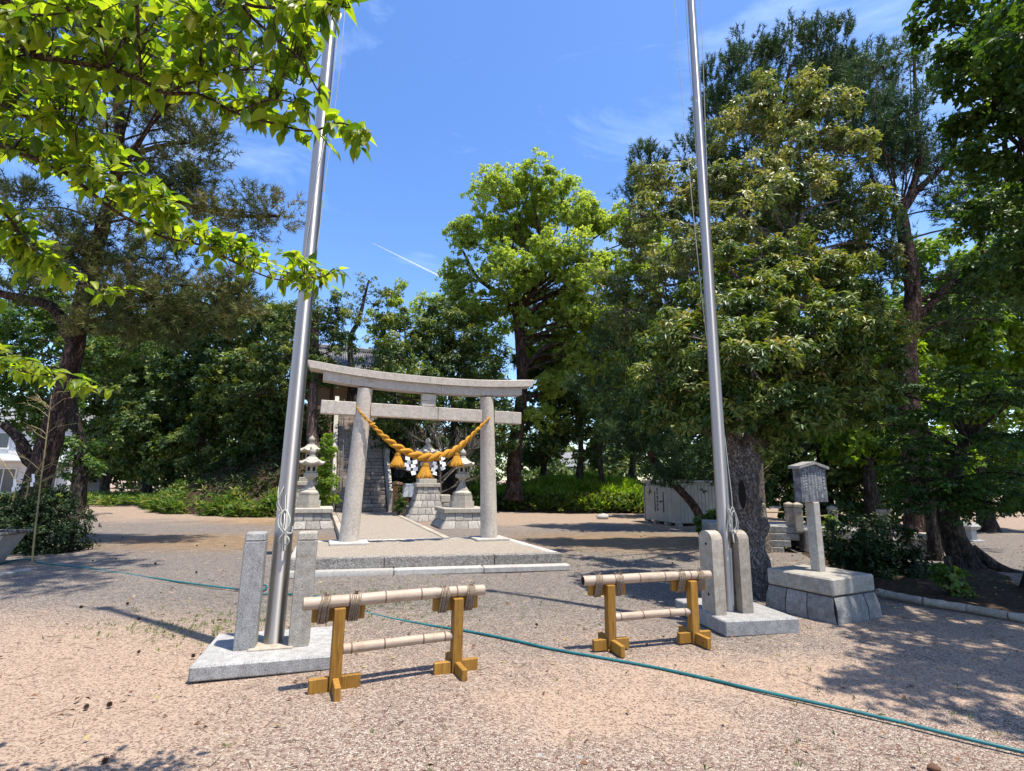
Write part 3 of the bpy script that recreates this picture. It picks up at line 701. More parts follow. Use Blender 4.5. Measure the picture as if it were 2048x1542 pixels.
# spreading gnarled oak on the right
b = G(1500, 1186); Yo = b.y
tree('gnarled_oak', 'broad gnarled oak with hollow trunk standing behind the right flagpole', b,
     [b, P(1494, 1100, Yo), P(1484, 1000, Yo), P(1490, 930, Yo), P(1520, 870, Yo), P(1545, 815, Yo)], 0.31,
     LB(Yo, (1490, 610, 80), (1405, 680, 80, -.4), (1335, 770, 58), (1560, 570, 62, .3), (1600, 655, 85, -.5), (1500, 730, 90, -.8), (1650, 725, 80), (1385, 805, 62, -.3), (1480, 800, 60, -.5), (1580, 815, 70, -.4),
        (1690, 800, 60), (1740, 660, 58, .5), (1425, 590, 58, .6), (1690, 570, 52, .7), (1560, 700, 80, .6), (1440, 760, 60, .5), (1340, 690, 45, .6), (1760, 740, 40, .3), (1515, 520, 46, .5), (1590, 515, 46, .6), (1455, 535, 40, .4), (1650, 545, 40, .5), (1700, 660, 46, -.6), (1640, 800, 56, -.6), (1740, 790, 40, .4), (1330, 830, 34), (1550, 870, 30, -.3)),
     (M['bark_grey'], M['oak_leaf']), clump_r=0.24, dens=4.6, per=17, k=8, L=0.125, Wd=0.04, droop=0.55, spread=(40, 112), seed=12, r1=0.17, tint_up=.85, up=0.9, sides=14, lump=0.07,
     extra_limbs=[(TP(Yo, (1488, 930), (1450, 880), (1410, 845), (1385, 800)), .2, .09), (TP(Yo, (1500, 900), (1560, 850), (1620, 790)), .15, .06), (TP(Yo, (1470, 930), (1440, 830), (1440, 700)), .13, .05)])
oak = bpy.data.objects['gnarled_oak']
hb = P(1483, 988, Yo - 0.40); mb = MB()
for i in range(14):
    a = 2 * math.pi * i / 14; a2 = 2 * math.pi * (i + 1) / 14
    mb.tube([Vector((math.cos(a) * .07, -.0, math.sin(a) * .23)), Vector((math.cos(a2) * .07, -.0, math.sin(a2) * .23))], .028, 6)
lip = mb.build('hollow_rim', M['bark_grey'], oak, 60, Matrix.Translation(hb - b))
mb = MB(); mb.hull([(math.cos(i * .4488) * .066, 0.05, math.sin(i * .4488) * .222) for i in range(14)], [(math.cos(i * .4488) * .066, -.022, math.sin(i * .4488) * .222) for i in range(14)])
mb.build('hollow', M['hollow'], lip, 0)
mb = MB(); mb.lathe([(0.02, -.22), (.12, -.17), (.17, -.06), (.18, .05), (.13, .15), (.03, .2)], 12); bp = P(1513, 1060, Yo - .05)
mb.v = [(x + .03 * math.sin(9 * z), y, z + .03 * math.sin(7 * x)) for x, y, z in mb.v]
mb.build('burr', M['bark_grey'], oak, 60, Matrix.Translation(bp - b))
mb = MB()
for a, l in ((-.4, .5), (.6, .55), (-1.6, .45), (2.4, .5), (-2.4, .5)):
    mb.tube([(math.cos(a) * .2, math.sin(a) * .2, .22), (math.cos(a) * .36, math.sin(a) * .36, .08), (math.cos(a) * l, math.sin(a) * l, .0), (math.cos(a) * (l + .25), math.sin(a) * (l + .25), -.06)], [.14, .11, .07, .03], 8)
mb.build('root', M['bark_grey'], oak, 60)
# golden leaved tree behind it
b = gbase(1515, 12.5)
tree('golden_leaved_tree', 'tall tree with golden brown young leaves behind the gnarled oak', b,
     [b, P(1515, 900, 12.5), P(1550, 700, 12.5), P(1585, 480, 12.5), P(1570, 300, 12.5)], 0.16,
     LB(12.5, (1560, 215, 70), (1490, 260, 60), (1640, 235, 60, .6), (1690, 300, 52), (1335, 405, 58), (1290, 370, 36), (1400, 360, 55), (1500, 345, 60, -.7), (1590, 310, 62, -.6), (1720, 400, 58), (1420, 470, 62),
        (1290, 470, 45), (1540, 440, 70, .6), (1650, 480, 70, .6), (1250, 620, 52, .8), (1330, 570, 60, .4), (1620, 380, 60), (1220, 570, 32, .8), (1740, 510, 50, .5), (1480, 525, 56, .8), (1560, 535, 56, 1), (1400, 530, 46, .8), (1700, 560, 50, 1), (1640, 565, 56, 1.2), (1430, 460, 46, -3), (1380, 515, 40, -2.8), (1480, 425, 42, -3), (1345, 490, 34, -2.5), (1540, 390, 46, -2), (1280, 430, 34, -1.5)),
     (M['bark_grey'], M['brown_leaf']), clump_r=0.34, dens=3.5, per=19, k=8, L=0.15, Wd=0.05, droop=0.6, spread=(40, 115), seed=13, r1=0.06, tint_up=0.9, up=0.8,
     extra_limbs=[(TP(12.2, (1590, 520), (1600, 450), (1615, 420), (1680, 400)), .07, .03)])
# pines on the right
b = gbase(1470, 17)
tree('pine_tree', 'dark pine with upright candle shoots topping the trees right of the flagpole', b,
     [b, P(1470, 800, 17), P(1520, 500, 17), P(1560, 250, 17), P(1580, 130, 17)], 0.3,
     LB(17, (1440, 175, 40), (1500, 140, 42), (1570, 115, 48), (1640, 115, 46), (1700, 140, 46), (1430, 240, 42), (1745, 190, 46), (1490, 215, 52), (1715, 260, 55), (1450, 300, 45), (1650, 190, 50), (1770, 320, 55), (1300, 325, 32), (1385, 300, 32), (1290, 380, 30),
        (1580, 200, 55), (1500, 420, 60), (1600, 420, 60), (1420, 400, 40)),
     (M['bark_pine'], M['needle']), kind='needle', clump_r=0.5, dens=3.8, per=17, k=30, L=0.19, slen=0.42, seed=14, up=2.2, tint_up=0.15, needle_w=0.030, limb_r=0.3)
b = gbase(1822, 13)
tree('pine_tree', 'pine with bare forked trunk and open needle sprays at the right side', b,
     [b, P(1818, 800, 13), P(1815, 690, 13), P(1826, 590, 13), P(1810, 480, 13), P(1800, 420, 13)], 0.26,
     LB(13, (1760, 140, 38), (1800, 215, 45), (1850, 290, 50), (1780, 310, 52), (1880, 370, 48), (1705, 410, 42), (1740, 490, 36), (1965, 430, 46), (2030, 470, 44), (1910, 560, 46), (1985, 595, 52), (1760, 560, 36), (2050, 560, 44), (1705, 620, 40), (1925, 650, 42),
        (1820, 130, 36), (1900, 300, 40), (1740, 250, 40)),
     (M['bark_pine'], M['needle']), kind='needle', clump_r=0.42, dens=3.4, per=15, k=24, L=0.18, slen=0.34, seed=15, up=0.9, tint_up=0.3, needle_w=0.024, limb=True, limb_r=0.18, r1=0.15,
     extra_limbs=[(TP(13, (1822, 650), (1880, 590), (1950, 520), (2070, 455)), .12, .05), (TP(13, (1802, 430), (1835, 380), (1880, 340), (1940, 270)), .12, .04), (TP(13, (1802, 430), (1838, 330), (1832, 220), (1828, 100)), .11, .03),
                  (TP(13, (1802, 430), (1770, 395), (1740, 350)), .07, .03), (TP(13, (1825, 610), (1900, 570), (1990, 530)), .06, .02), (TP(13, (1826, 560), (1760, 500), (1700, 480)), .05, .02), (TP(13, (1820, 680), (1900, 640), (2000, 640)), .05, .02)])
b = G(1410, 1062); Yp = b.y
tree('pine_tree', 'leaning pine with dark bowed trunk in front of the storage shed', b,
     [b, P(1388, 1012, Yp), P(1350, 970, Yp), P(1310, 925, Yp), P(1285, 850, Yp), P(1262, 720, Yp), P(1250, 600, Yp)], 0.16,
     LB(Yp, (1255, 620, 42), (1225, 700, 46), (1250, 790, 50), (1300, 850, 54), (1345, 905, 42), (1195, 780, 42), (1285, 715, 46), (1270, 905, 40), (1230, 860, 46), (1330, 790, 50), (1390, 920, 32), (1310, 930, 34), (1375, 965, 22)),
     (M['bark_pine'], M['needle']), kind='needle', clump_r=0.5, dens=3.2, per=16, k=24, L=0.19, slen=0.34, seed=16, up=0.7, tint_up=0.25, needle_w=0.03, r1=0.05)
# overhanging tree at the right edge
b = G(2085, 1198); Yr = b.y
ow = [((6.9, 5.4, 7.6), 1.0), ((6.3, 4.6, 6.6), .85), ((7.6, 4.2, 6.2), 1.0), ((6.6, 3.3, 6.0), .9), ((5.9, 3.7, 6.9), .8), ((8.3, 5.6, 6.6), 1.1), ((7.3, 2.4, 5.8), .8), ((9.0, 6.8, 6.2), 1.0), ((5.5, 2.6, 6.4), .6), ((9.6, 5.2, 5.6), 1.1), ((8.6, 3.4, 5.6), .9), ((8.8, 8.0, 5.4), 0.9), ((8.2, 7.2, 4.9), .7), ((6.1, 1.6, 6.2), .6), ((9.6, 8.6, 6.9), 1.2), ((10.8, 9.0, 7.4), 1.2), ((11.5, 8.2, 7.0), 1.2), ((5.0, 3.3, 6.6), .5)]
tree('overhanging_tree', 'dark green leafy tree overhanging the top right corner', b,
     [b, P(2085, 1000, Yr), P(2100, 800, Yr), P(2110, 600, Yr), P(2075, 350, Yr), P(2010, 180, Yr)], 0.19,
     LB(6.6, (1905, 50, 50), (1960, 120, 60, -.3), (2030, 60, 70, .3), (1990, 215, 62), (1940, 250, 46, .4), (2040, 290, 56), (1965, 310, 40), (2070, 160, 70), (1870, 20, 40), (1900, 130, 30, .4), (2040, 190, 60, .5)) + [(np.array(c), np.array([r, r, r * .6])) for c, r in ow],
     (M['bark_dark'], M['green_leaf']), clump_r=0.28, dens=4.6, per=17, k=6, L=0.11, Wd=0.065, droop=0.5, seed=17, r1=0.07, up=0.9)
# maple in the shade
b = gbase(1905, 10.6)
tree('maple_tree', 'low maple with layered green foliage sheets in the shade at right', b,
     [b, P(1898, 1040, 10.4), P(1905, 960, 10.2), P(1930, 880, 10)], 0.24,
     LB(9.6, (1805, 790, 52, 0, .35), (1885, 830, 75, -.3, .3), (1980, 790, 70, 0, .35), (1825, 880, 62, .2, .3), (1930, 910, 90, -.4, .3), (2025, 870, 66, 0, .35), (1850, 960, 76, -.2, .3), (1970, 985, 80, -.3, .3), (1795, 930, 42, .3, .35), (2045, 950, 60, -.3, .35),
        (1900, 1000, 55, -.2, .3), (2050, 780, 50, .3, .4), (1770, 850, 36, .2, .35), (1920, 750, 50, .4, .4), (2000, 1010, 60, -.4, .3), (1950, 1030, 46, -.5, .3), (2060, 1020, 50, -.2, .3), (1840, 1010, 46, -.1, .3), (1800, 985, 34, .2, .3)),
     (M['bark_dark'], M['maple_leaf']), clump_r=0.3, dens=6.0, per=22, k=5, L=0.085, Wd=0.04, cz=0.28, droop=0.35, spread=(70, 105), seed=18, r1=0.08, up=1.6, tint_up=0.5,
     extra_limbs=[([b + Vector((.1, -.05, .35)), b + Vector((.4, -.3, .05)), b + Vector((.7, -.5, -.05))], .14, .05), ([b + Vector((-.1, -.1, .3)), b + Vector((-.35, -.3, -.03))], .13, .06), ([b + Vector((.25, 1.0, 0)), b + Vector((.3, 1.0, 2.0)), b + Vector((.2, .8, 3))], .14, .1)])
# trees that close the view on the right
for i, (px, Y, label, lobes) in enumerate([
    (1960, 19, 'sunlit bright green tree behind the forked pine', [(1900, 530, 66), (1985, 560, 76), (2050, 520, 60), (1850, 600, 50), (1940, 640, 70), (1880, 660, 76), (1980, 690, 75), (2045, 760, 65), (1865, 760, 60), (1920, 800, 60), (2000, 840, 60), (2060, 640, 60)]),
    (1740, 18, 'bright green tree between the gnarled oak and the forked pine', [(1700, 620, 55), (1760, 700, 60), (1720, 780, 60), (1800, 800, 60), (1790, 640, 40), (1680, 860, 55), (1780, 880, 60), (1850, 900, 60)]),
    (1650, 20, 'shaded tree directly behind the stone notice board', [(1580, 900, 55), (1650, 860, 60), (1700, 930, 60), (1620, 980, 50), (1560, 980, 45), (1690, 1000, 50), (1760, 980, 60), (1850, 1000, 60), (1930, 980, 50), (2010, 960, 50)])]):
    b = gbase(px, Y)
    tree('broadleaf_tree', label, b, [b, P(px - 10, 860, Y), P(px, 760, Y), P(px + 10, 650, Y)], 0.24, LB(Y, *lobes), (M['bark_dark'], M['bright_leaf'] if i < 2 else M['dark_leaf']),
         clump_r=0.6, dens=3.6, per=18, k=7, L=0.27, Wd=0.15, seed=20 + i, group='background trees on the right')
for i, (px, Y, label, lobes) in enumerate([
    (1158, 29, 'slim dark tree on the grassy bank right of the camphor', [(1140, 850, 40), (1120, 800, 46), (1175, 830, 46), (1110, 870, 40), (1165, 760, 50), (1190, 890, 36), (1130, 730, 44)]),
    (1262, 31, 'thin trunked tree behind the bank next to the shed', [(1230, 810, 46), (1265, 870, 36), (1290, 820, 42), (1240, 750, 46), (1210, 880, 30)]),
    (1085, 31, 'dark leafy tree just right of the camphor trunk', [(1085, 770, 42), (1075, 900, 36), (1060, 840, 30), (1100, 720, 40), (1065, 720, 36)]),
    (1345, 24, 'shaded tree behind the storage shed roof', [(1330, 900, 46), (1380, 860, 50), (1300, 870, 40), (1430, 880, 50), (1420, 940, 40), (1360, 800, 50), (1540, 940, 50), (1480, 900, 50)])]):
    b = gbase(px, Y, hill_z(P(px, 960, Y).x, Y))
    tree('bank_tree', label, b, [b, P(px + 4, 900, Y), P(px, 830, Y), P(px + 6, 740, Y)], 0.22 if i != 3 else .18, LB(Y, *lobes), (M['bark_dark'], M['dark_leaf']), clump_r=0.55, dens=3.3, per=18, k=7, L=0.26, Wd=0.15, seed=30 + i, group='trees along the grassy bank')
b = gbase(1205, 28.5, hill_z(P(1205, 960, 28.5).x, 28.5) - .1)
tree('broadleaf_tree', 'light green young tree filling the space between the camphor and the leaning pine', b, [b, P(1200, 900, 28.5), P(1206, 800, 28.5), P(1215, 680, 28.5)], 0.17,
     LB(28.5, (1180, 650, 46), (1240, 620, 46), (1215, 700, 50), (1160, 720, 44), (1255, 710, 42), (1190, 780, 46), (1130, 760, 36), (1240, 790, 38), (1150, 840, 34), (1210, 850, 32)), (M['bark_dark'], M['camphor_leaf']),
     clump_r=.55, dens=3.2, per=16, k=8, L=.19, Wd=.10, seed=39, shell=.3, tint_up=.6)
# evergreens on the mound, right and left of the stairs
def onhill(px, Y):
    q = P(px, 960, Y); return Vector((q.x, q.y, hill_z(q.x, q.y) - 0.1))
b = onhill(800, 25)
tree('evergreen_tree', 'dense dark evergreen right of the stairs behind the gate beams', b, [b, P(800, 860, 25), P(805, 760, 25), P(800, 680, 25)], 0.25,
     LB(25, (800, 670, 55), (765, 725, 42), (850, 700, 55, 1), (800, 770, 55, -.5), (790, 835, 46), (830, 860, 46), (845, 780, 50), (760, 800, 26), (775, 620, 36), (760, 880, 20), (788, 790, 42, -3.3), (772, 842, 28, -3), (765, 745, 34, -3.3), (825, 800, 40, -4.2), (860, 760, 40, -4.4), (800, 720, 40, -3.4)), (M['bark_dark'], M['dark_leaf']), clump_r=0.5, dens=3.2, per=18, k=7, L=0.2, Wd=0.09, seed=41, tint_up=1.0, group='evergreens on the mound')
b = onhill(910, 26)
tree('evergreen_tree', 'olive green evergreen between the gate and the camphor trunk', b, [b, P(910, 880, 26), P(905, 760, 26), P(900, 680, 26)], 0.25,
     LB(26, (880, 640, 45), (930, 660, 50), (900, 720, 56), (960, 720, 46), (930, 790, 55), (980, 800, 50), (900, 850, 52), (965, 880, 50), (1000, 860, 36), (870, 910, 30), (930, 930, 34)), (M['bark_dark'], M['dark_leaf']), clump_r=0.5, dens=3.0, per=18, k=7, L=0.2, Wd=0.09, seed=42, tint_up=1.1, group='evergreens on the mound')
b = onhill(822, 31)
tree('feathery_tree', 'pale feathery young tree topping the evergreens below the contrail', b, [b, P(815, 720, 31), P(808, 640, 31)], 0.14,
     LB(31, (800, 620, 30), (790, 590, 16), (850, 630, 40), (900, 620, 36), (945, 640, 36), (985, 655, 36), (965, 690, 32), (995, 700, 30), (1000, 740, 30), (870, 660, 40), (760, 640, 26), (800, 570, 8)), (M['bark_bare'], M['camphor_leaf']), clump_r=0.45, dens=2.6, per=14, k=7, L=0.2, Wd=0.08, seed=43)
b = onhill(624, 24.5)
tree('cedar_tree', 'cedar with pale peeling trunk left of the stone stairs', b, [b, P(624, 860, 24.5), P(627, 760, 24.5), P(630, 640, 24.5)], 0.3,
     LB(24.5, (600, 640, 46), (650, 615, 40), (560, 690, 46), (640, 690, 46), (685, 650, 32), (560, 760, 42), (655, 745, 30), (520, 720, 46), (600, 730, 46, -.6), (690, 700, 24), (500, 790, 42), (590, 800, 30)), (M['bark_cedar'], M['dark_leaf']), clump_r=0.46, dens=3.3, per=20, k=7, L=0.17, Wd=0.07, seed=44, r1=0.2, tint_up=1.0, group='evergreens on the mound')
b = onhill(705, 30)
tree('sparse_tree', 'thin sparse tree against the sky above the shrine roof', b, [b, P(700, 690, 30), P(718, 640, 30), P(730, 590, 30), P(738, 560, 30)], 0.2,
     LB(30, (738, 562, 20), (712, 590, 20), (752, 590, 16), (705, 625, 20), (725, 640, 16)), (M['bark_dark'], M['brown_leaf']), clump_r=0.4, dens=2.6, per=7, k=7, L=0.16, Wd=0.07, seed=45)
for i, (px, Y, label, lobes) in enumerate([
    (404, 29.5, 'dark evergreen with slim pale trunk on the left mound', [(440, 640, 52), (385, 690, 50), (460, 710, 56), (400, 760, 50), (430, 800, 46), (370, 840, 46), (450, 860, 40), (350, 760, 46), (400, 880, 40, -1.5), (350, 900, 40, -1), (450, 800, 46, -2), (400, 930, 30, -2), (330, 930, 34), (440, 920, 30, -2)]),
    (500, 28, 'dark evergreen left of the flagpole above the brown slope', [(500, 760, 46), (530, 830, 46), (470, 800, 50), (540, 880, 36), (500, 880, 40), (520, 640, 46), (480, 600, 40), (560, 640, 40), (520, 800, 50, -2), (480, 870, 44, -2), (560, 800, 46, -2.5), (550, 870, 34, -2), (500, 930, 26, -2), (460, 740, 46, -2)]),
    (300, 31, 'dark evergreen between the leaning pine and the mound', [(300, 720, 56), (260, 790, 50), (330, 780, 50), (290, 850, 50), (340, 880, 42), (250, 720, 46), (320, 660, 46), (380, 620, 46), (290, 910, 38), (260, 930, 30), (330, 840, 50, -2), (280, 870, 46, -2), (240, 880, 40)]),
    (215, 33, 'dark tree with twin trunks beside the ivy clad trunk', [(220, 800, 46), (190, 740, 46), (240, 850, 36), (180, 830, 36), (230, 700, 46), (150, 760, 40), (210, 900, 26), (170, 890, 26), (245, 920, 24)])]):
    b = onhill(px, Y)
    tree('evergreen_tree', label, b, [b, P(px, 880, Y), P(px + 3, 800, Y), P(px, 700, Y)], 0.26, LB(Y, *lobes), (M['bark_cedar'] if i == 0 else M['bark_dark'], M['dark_leaf']), clump_r=0.6, dens=3.4, per=19, k=7, L=0.27, Wd=0.15, seed=50 + i, tint_up=0.85, group='evergreens on the mound')
b = G(160, 1010); Y = 19.0; b = gbase(158, Y)
tree('ivy_clad_tree', 'tree with ivy clad trunk beside the leaning pine', b, [b, P(160, 960, Y), P(158, 880, Y), P(140, 780, Y), P(130, 680, Y)], 0.3,
     LB(Y, (180, 720, 45), (245, 690, 50, 1), (120, 640, 55), (60, 620, 60), (20, 690, 55), (240, 640, 45), (20, 790, 42, 1), (70, 740, 50), (-20, 720, 60), (100, 800, 40, 1), (60, 860, 24, 1), (30, 830, 36, 1), (100, 838, 28, 1), (-5, 815, 36, 1), (155, 940, 16), (148, 900, 14)), (M['bark_dark'], M['green_leaf']), clump_r=0.5, dens=2.8, per=15, k=7, L=0.19, Wd=0.1, seed=60)
# leaning pine on the left
b = gbase(62, 12.5); Y = 12.5
tree('pine_tree', 'big leaning pine with dark trunk and long needle sprays on the left', b,
     [b, P(85, 930, Y), P(110, 850, Y), P(132, 770, Y), P(150, 690, Y), P(165, 600, Y), P(200, 470, Y), P(235, 330, Y), P(235, 190, Y), P(210, 60, Y)], 0.28,
     LB(Y, (60, 570, 52), (150, 560, 60), (255, 600, 55), (345, 600, 48), (430, 612, 40), (120, 490, 46), (220, 490, 52), (55, 420, 46), (325, 520, 46), (285, 650, 48), (380, 650, 40), (210, 650, 46), (300, 205, 46), (360, 260, 42), (415, 290, 22), (250, 150, 46),
        (375, 330, 42), (405, 385, 36), (500, 430, 30), (555, 432, 20), (450, 425, 30), (180, 90, 56), (240, 330, 46), (320, 420, 46), (150, 210, 56), (330, 350, 40), (470, 640, 30), (40, 250, 55), (80, 120, 60), (300, 90, 50), (480, 590, 30)) + [(np.array(c), np.array([r, r, r * .5])) for c, r in (((-5.2, 8.2, 10.5), .8), ((-4.4, 7.6, 10.8), .7), ((-5.5, 7.0, 9.8), .75), ((-6.2, 8.6, 9.5), .8), ((-3.9, 6.6, 10.4), .6), ((-6.6, 6.6, 9.4), .6))],
     (M['bark_pine'], M['needle_brown']), kind='needle', clump_r=0.4, dens=3.7, per=15, k=28, L=0.2, slen=0.34, seed=61, up=0.75, tint_up=0.25, needle_w=0.022, limb_r=0.22, r1=0.1,
     extra_limbs=[(TP(Y, (85, 945), (55, 915), (40, 880), (10, 850)), .16, .1), (TP(Y, (150, 690), (110, 620), (60, 600), (-40, 580)), .17, .08), (TP(Y, (225, 420), (330, 400), (450, 430), (560, 432)), .1, .03), (TP(Y, (235, 320), (330, 290), (420, 285)), .08, .025)])
# leafless tree behind the straw rope
b = gbase(880, 23.2)
bt = thing('bare_tree', 'leafless grey branched shrub tree standing behind the gate beams', 'tree', b)
mb = MB(); rb = random.Random(5)
def branch(p, d, l, r, lev):
    q = p + d * l * .5 + Vector((rb.uniform(-.1, .1), rb.uniform(-.1, .1), rb.uniform(0, .08))) * l; e = q + (d + Vector((rb.uniform(-.2, .2), rb.uniform(-.2, .2), rb.uniform(-.05, .2)))).normalized() * l * .5
    mb.tube([p, q, e], [r, r * .8, r * .55], 5 if lev < 2 else 4, cap=False)
    if lev < 5:
        for k in range(3 if lev < 4 else 2):
            f = rb.uniform(.35, 1.0); s = p.lerp(q, f * 2) if f < .5 else q.lerp(e, f * 2 - 1)
            nd = (d + Vector((rb.uniform(-1, 1), rb.uniform(-1, 1), rb.uniform(-.35, .7))) * .95).normalized()
            branch(s, nd, l * rb.uniform(.5, .75), max(.007, r * .5), lev + 1)
mb.tube([(0, 0, 0), (.03, .0, .9), (0, 0, 1.9)], [.07, .06, .05], 8)
for k in range(9):
    a = k * 2.4; branch(Vector((0, 0, 1.0 + .12 * k)), Vector((math.cos(a), math.sin(a) * .8, .35 + .08 * k)).normalized(), 1.5, .04, 1)
branch(Vector((0, 0, 1.9)), Vector((0, 0, 1)), 1.5, .05, 1)
mb.build('trunk', M['bark_bare'], bt, 60)
# bushes
def bush(name, label, b, lobes, mat, **kw):
    a = dict(clump_r=0.2, dens=5, per=16, k=6, L=0.065, Wd=0.034, droop=0.1, up=0.5, limb=False, tint_up=0.5); a.update(kw)
    tree(name, label, b, [b, b + Vector((0, 0, .3)), b + Vector((.02, 0, .6))], 0.05, lobes, (M['bark_dark'], M[mat]), cat='bush', **a)
b = G(90, 1112) + Vector((0, .6, 0)); Yb = b.y
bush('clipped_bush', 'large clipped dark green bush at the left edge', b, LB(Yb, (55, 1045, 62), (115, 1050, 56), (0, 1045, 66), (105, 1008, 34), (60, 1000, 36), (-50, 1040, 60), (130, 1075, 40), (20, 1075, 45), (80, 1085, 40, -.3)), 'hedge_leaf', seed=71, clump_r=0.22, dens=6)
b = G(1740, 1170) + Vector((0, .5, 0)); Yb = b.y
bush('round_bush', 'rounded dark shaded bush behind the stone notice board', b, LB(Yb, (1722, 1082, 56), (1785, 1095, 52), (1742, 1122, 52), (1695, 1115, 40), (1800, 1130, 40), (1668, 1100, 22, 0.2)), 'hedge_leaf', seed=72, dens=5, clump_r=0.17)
b = G(652, 1022); Yb = 20.3; b = gbase(652, Yb)
bush('leafy_shrub', 'bright green leafy shrub between the left lantern and the stairs', b, LB(Yb, (650, 930, 17), (655, 965, 20), (650, 1000, 18), (660, 905, 13), (640, 950, 15), (656, 880, 8)), 'bright_leaf', seed=73, clump_r=0.2, dens=4.5, per=14, L=0.12, Wd=0.06)
b = gbase(800, 20.6); bush('low_shrub', 'small dark shrub at the foot of the stairs next to the notice panel', b, LB(20.6, (797, 1012, 9), (803, 1005, 7)), 'dark_leaf', seed=74, clump_r=0.12, L=.08, Wd=.04)
b = gbase(1430, 15.2); bush('low_shrub', 'small green shrub by the leaning pine foot', b, LB(15.0, (1425, 1040, 16), (1405, 1050, 12), (1445, 1035, 12)), 'green_leaf', seed=75, clump_r=0.14, dens=3, L=.1, Wd=.05)
b = G(1905, 1200); bush('leafy_plant', 'small leafy plant growing beside the edging log at right', b, LB(b.y, (1905, 1165, 20), (1890, 1150, 16), (1920, 1185, 14)), 'weed_leaf', seed=76, clump_r=0.09, dens=2, per=6, L=.1, Wd=.055)
b = G(1672, 1120); bush('variegated_shrub', 'small shrub with yellow leaves left of the rounded bush', b, LB(b.y + .3, (1668, 1065, 16), (1662, 1045, 10), (1672, 1085, 14)), 'bright_leaf', seed=77, clump_r=0.1, dens=2, per=6, L=.09, Wd=.045)

# distant wood closing the horizon
rng = np.random.default_rng(90); Cs = []
def wood(name, label, spans, Y, rr, seed):
    rg = np.random.default_rng(seed); lobes = []
    for x0, x1, y0, y1, n in spans:
        for _ in range(n):
            lobes.append(lobe_world((rg.uniform(x0, x1), rg.uniform(y0, y1), rg.uniform(.7, 1.2) * rr, rg.uniform(-3, 3)), Y))
    C, A, LI = clumps(lobes, 1.0, 2.2, rg, .6)
    n = len(C) * 12; d = unit(rg.normal(size=(n, 3)) + np.repeat(A, 12, 0) * .5)
    V, Fc, T_ = rosettes(np.repeat(C, 12, 0) + d * rg.uniform(.4, 1.1, (n, 1)), unit(d + [0, 0, .5]), 6, .42, .24, rg, tint=np.repeat(rg.uniform(0, .8, len(C)), 12))
    o = link(name, np_mesh(name, V, Fc, M['dark_leaf'], T_)); tag(o, label, 'wood', kind='stuff')
wood('distant_wood', 'far wood closing the view behind the left evergreens', [(150, 330, 640, 930, 26), (-120, 150, 620, 820, 16), (300, 620, 640, 950, 34)], 46, 46, 91)
wood('distant_wood', 'far wood closing the view behind the right trees', [(1380, 1700, 640, 900, 22), (1680, 2200, 560, 960, 44)], 38, 50, 92)
wood('distant_wood', 'far wood low behind the mound and the camphor', [(620, 1010, 720, 930, 26), (1180, 1420, 700, 800, 10), (1190, 1320, 925, 960, 8), (1050, 1130, 930, 960, 5)], 44, 44, 93)

wood('distant_wood', 'low far wood along the horizon all round the grounds', [(-250, 700, 860, 962, 60), (950, 1560, 880, 965, 46), (1500, 2400, 860, 965, 52)], 62, 36, 94)

# ------------------------------------------------------------------ undergrowth and grass
def scatter(name, label, pts, mat, k, L, Wd, seed, up=1.5, spread=(15, 70), droop=0.1, h=0.0, cat='plants'):
    rg = np.random.default_rng(seed); pts = np.array(pts); n = len(pts)
    ax = unit(rg.normal(size=(n, 3)) * .35 + [0, 0, up])
    V, Fc, T_ = rosettes(pts + np.array([0, 0, 1]) * rg.uniform(0, h + 1e-6, (n, 1)), ax, k, L, Wd, rg, spread, droop)
    o = link(name, np_mesh(name, V, Fc, M[mat], T_)); tag(o, label, cat, kind='stuff'); return o
rg = np.random.default_rng(95); pts = []
while len(pts) < 7000:                                   # bright grass on the bank
    x, y = rg.uniform(-2, 11.5), rg.uniform(26.0, 33.5); z = hill_z(x, y)
    nzq = math.sin(x * 2.1 + y) * math.sin(y * 3.1 - x * .7)
    if z > 0.3 and rg.uniform() < .55 + .45 * nzq: pts.append((x, y, z - .12 + .12 * nzq))
scatter('bank_grass', 'long bright green grass covering the bank left of the shed', pts, 'grass_blade', 7, .5, .06, 96, spread=(12, 72), droop=.3, cat='grass')
pts = [(x, y, max(0, hill_z(x, y))) for x, y in zip(rg.uniform(-2, 12, 2600), rg.uniform(25.6, 29.2, 2600)) if .03 < hill_z(x, y) < .6]
scatter('bank_weeds', 'darker leafy weeds mixed into the grass along the foot of the bank', pts, 'dark_leaf', 7, .34, .13, 100, h=.35, spread=(25, 85), droop=.3)
pts = []
while len(pts) < 2000:                                   # weeds along the foot of the mound
    a = rg.uniform(math.pi * .98, math.pi * 1.62); r = HR - abs(rg.normal()) * .42 + .25 + .35 * math.sin(a * 23) * math.sin(a * 9 + 1); x, y = HC.x + math.cos(a) * r, HC.y + math.sin(a) * r
    q = Vector((x, y, 0)) - S0
    if abs(q.dot(A_)) < 1.6 or y < 19.5: continue
    if rg.uniform() < .45 + .5 * math.sin(a * 37 + 3 * math.sin(a * 11)): continue
    pts.append((x, y, max(0, hill_z(x, y)) - .03))
while len(pts) < 4300:
    x, y = rg.uniform(-27, -15), rg.uniform(26.5, 33); pts.append((x, y, 0))
scatter('undergrowth', 'leafy weeds and ferns along the foot of the mound', pts, 'weed_leaf', 6, .30, .06, 97, h=.5, spread=(20, 80), droop=.3)
pts = []
while len(pts) < 2200:
    a = rg.uniform(math.pi * .9, math.pi * 1.75); r = rg.uniform(3.5, HR - .8); x, y = HC.x + math.cos(a) * r, HC.y + math.sin(a) * r
    q = Vector((x, y, 0)) - S0
    if abs(q.dot(A_)) < 1.5: continue
    pts.append((x, y, hill_z(x, y) - .05))
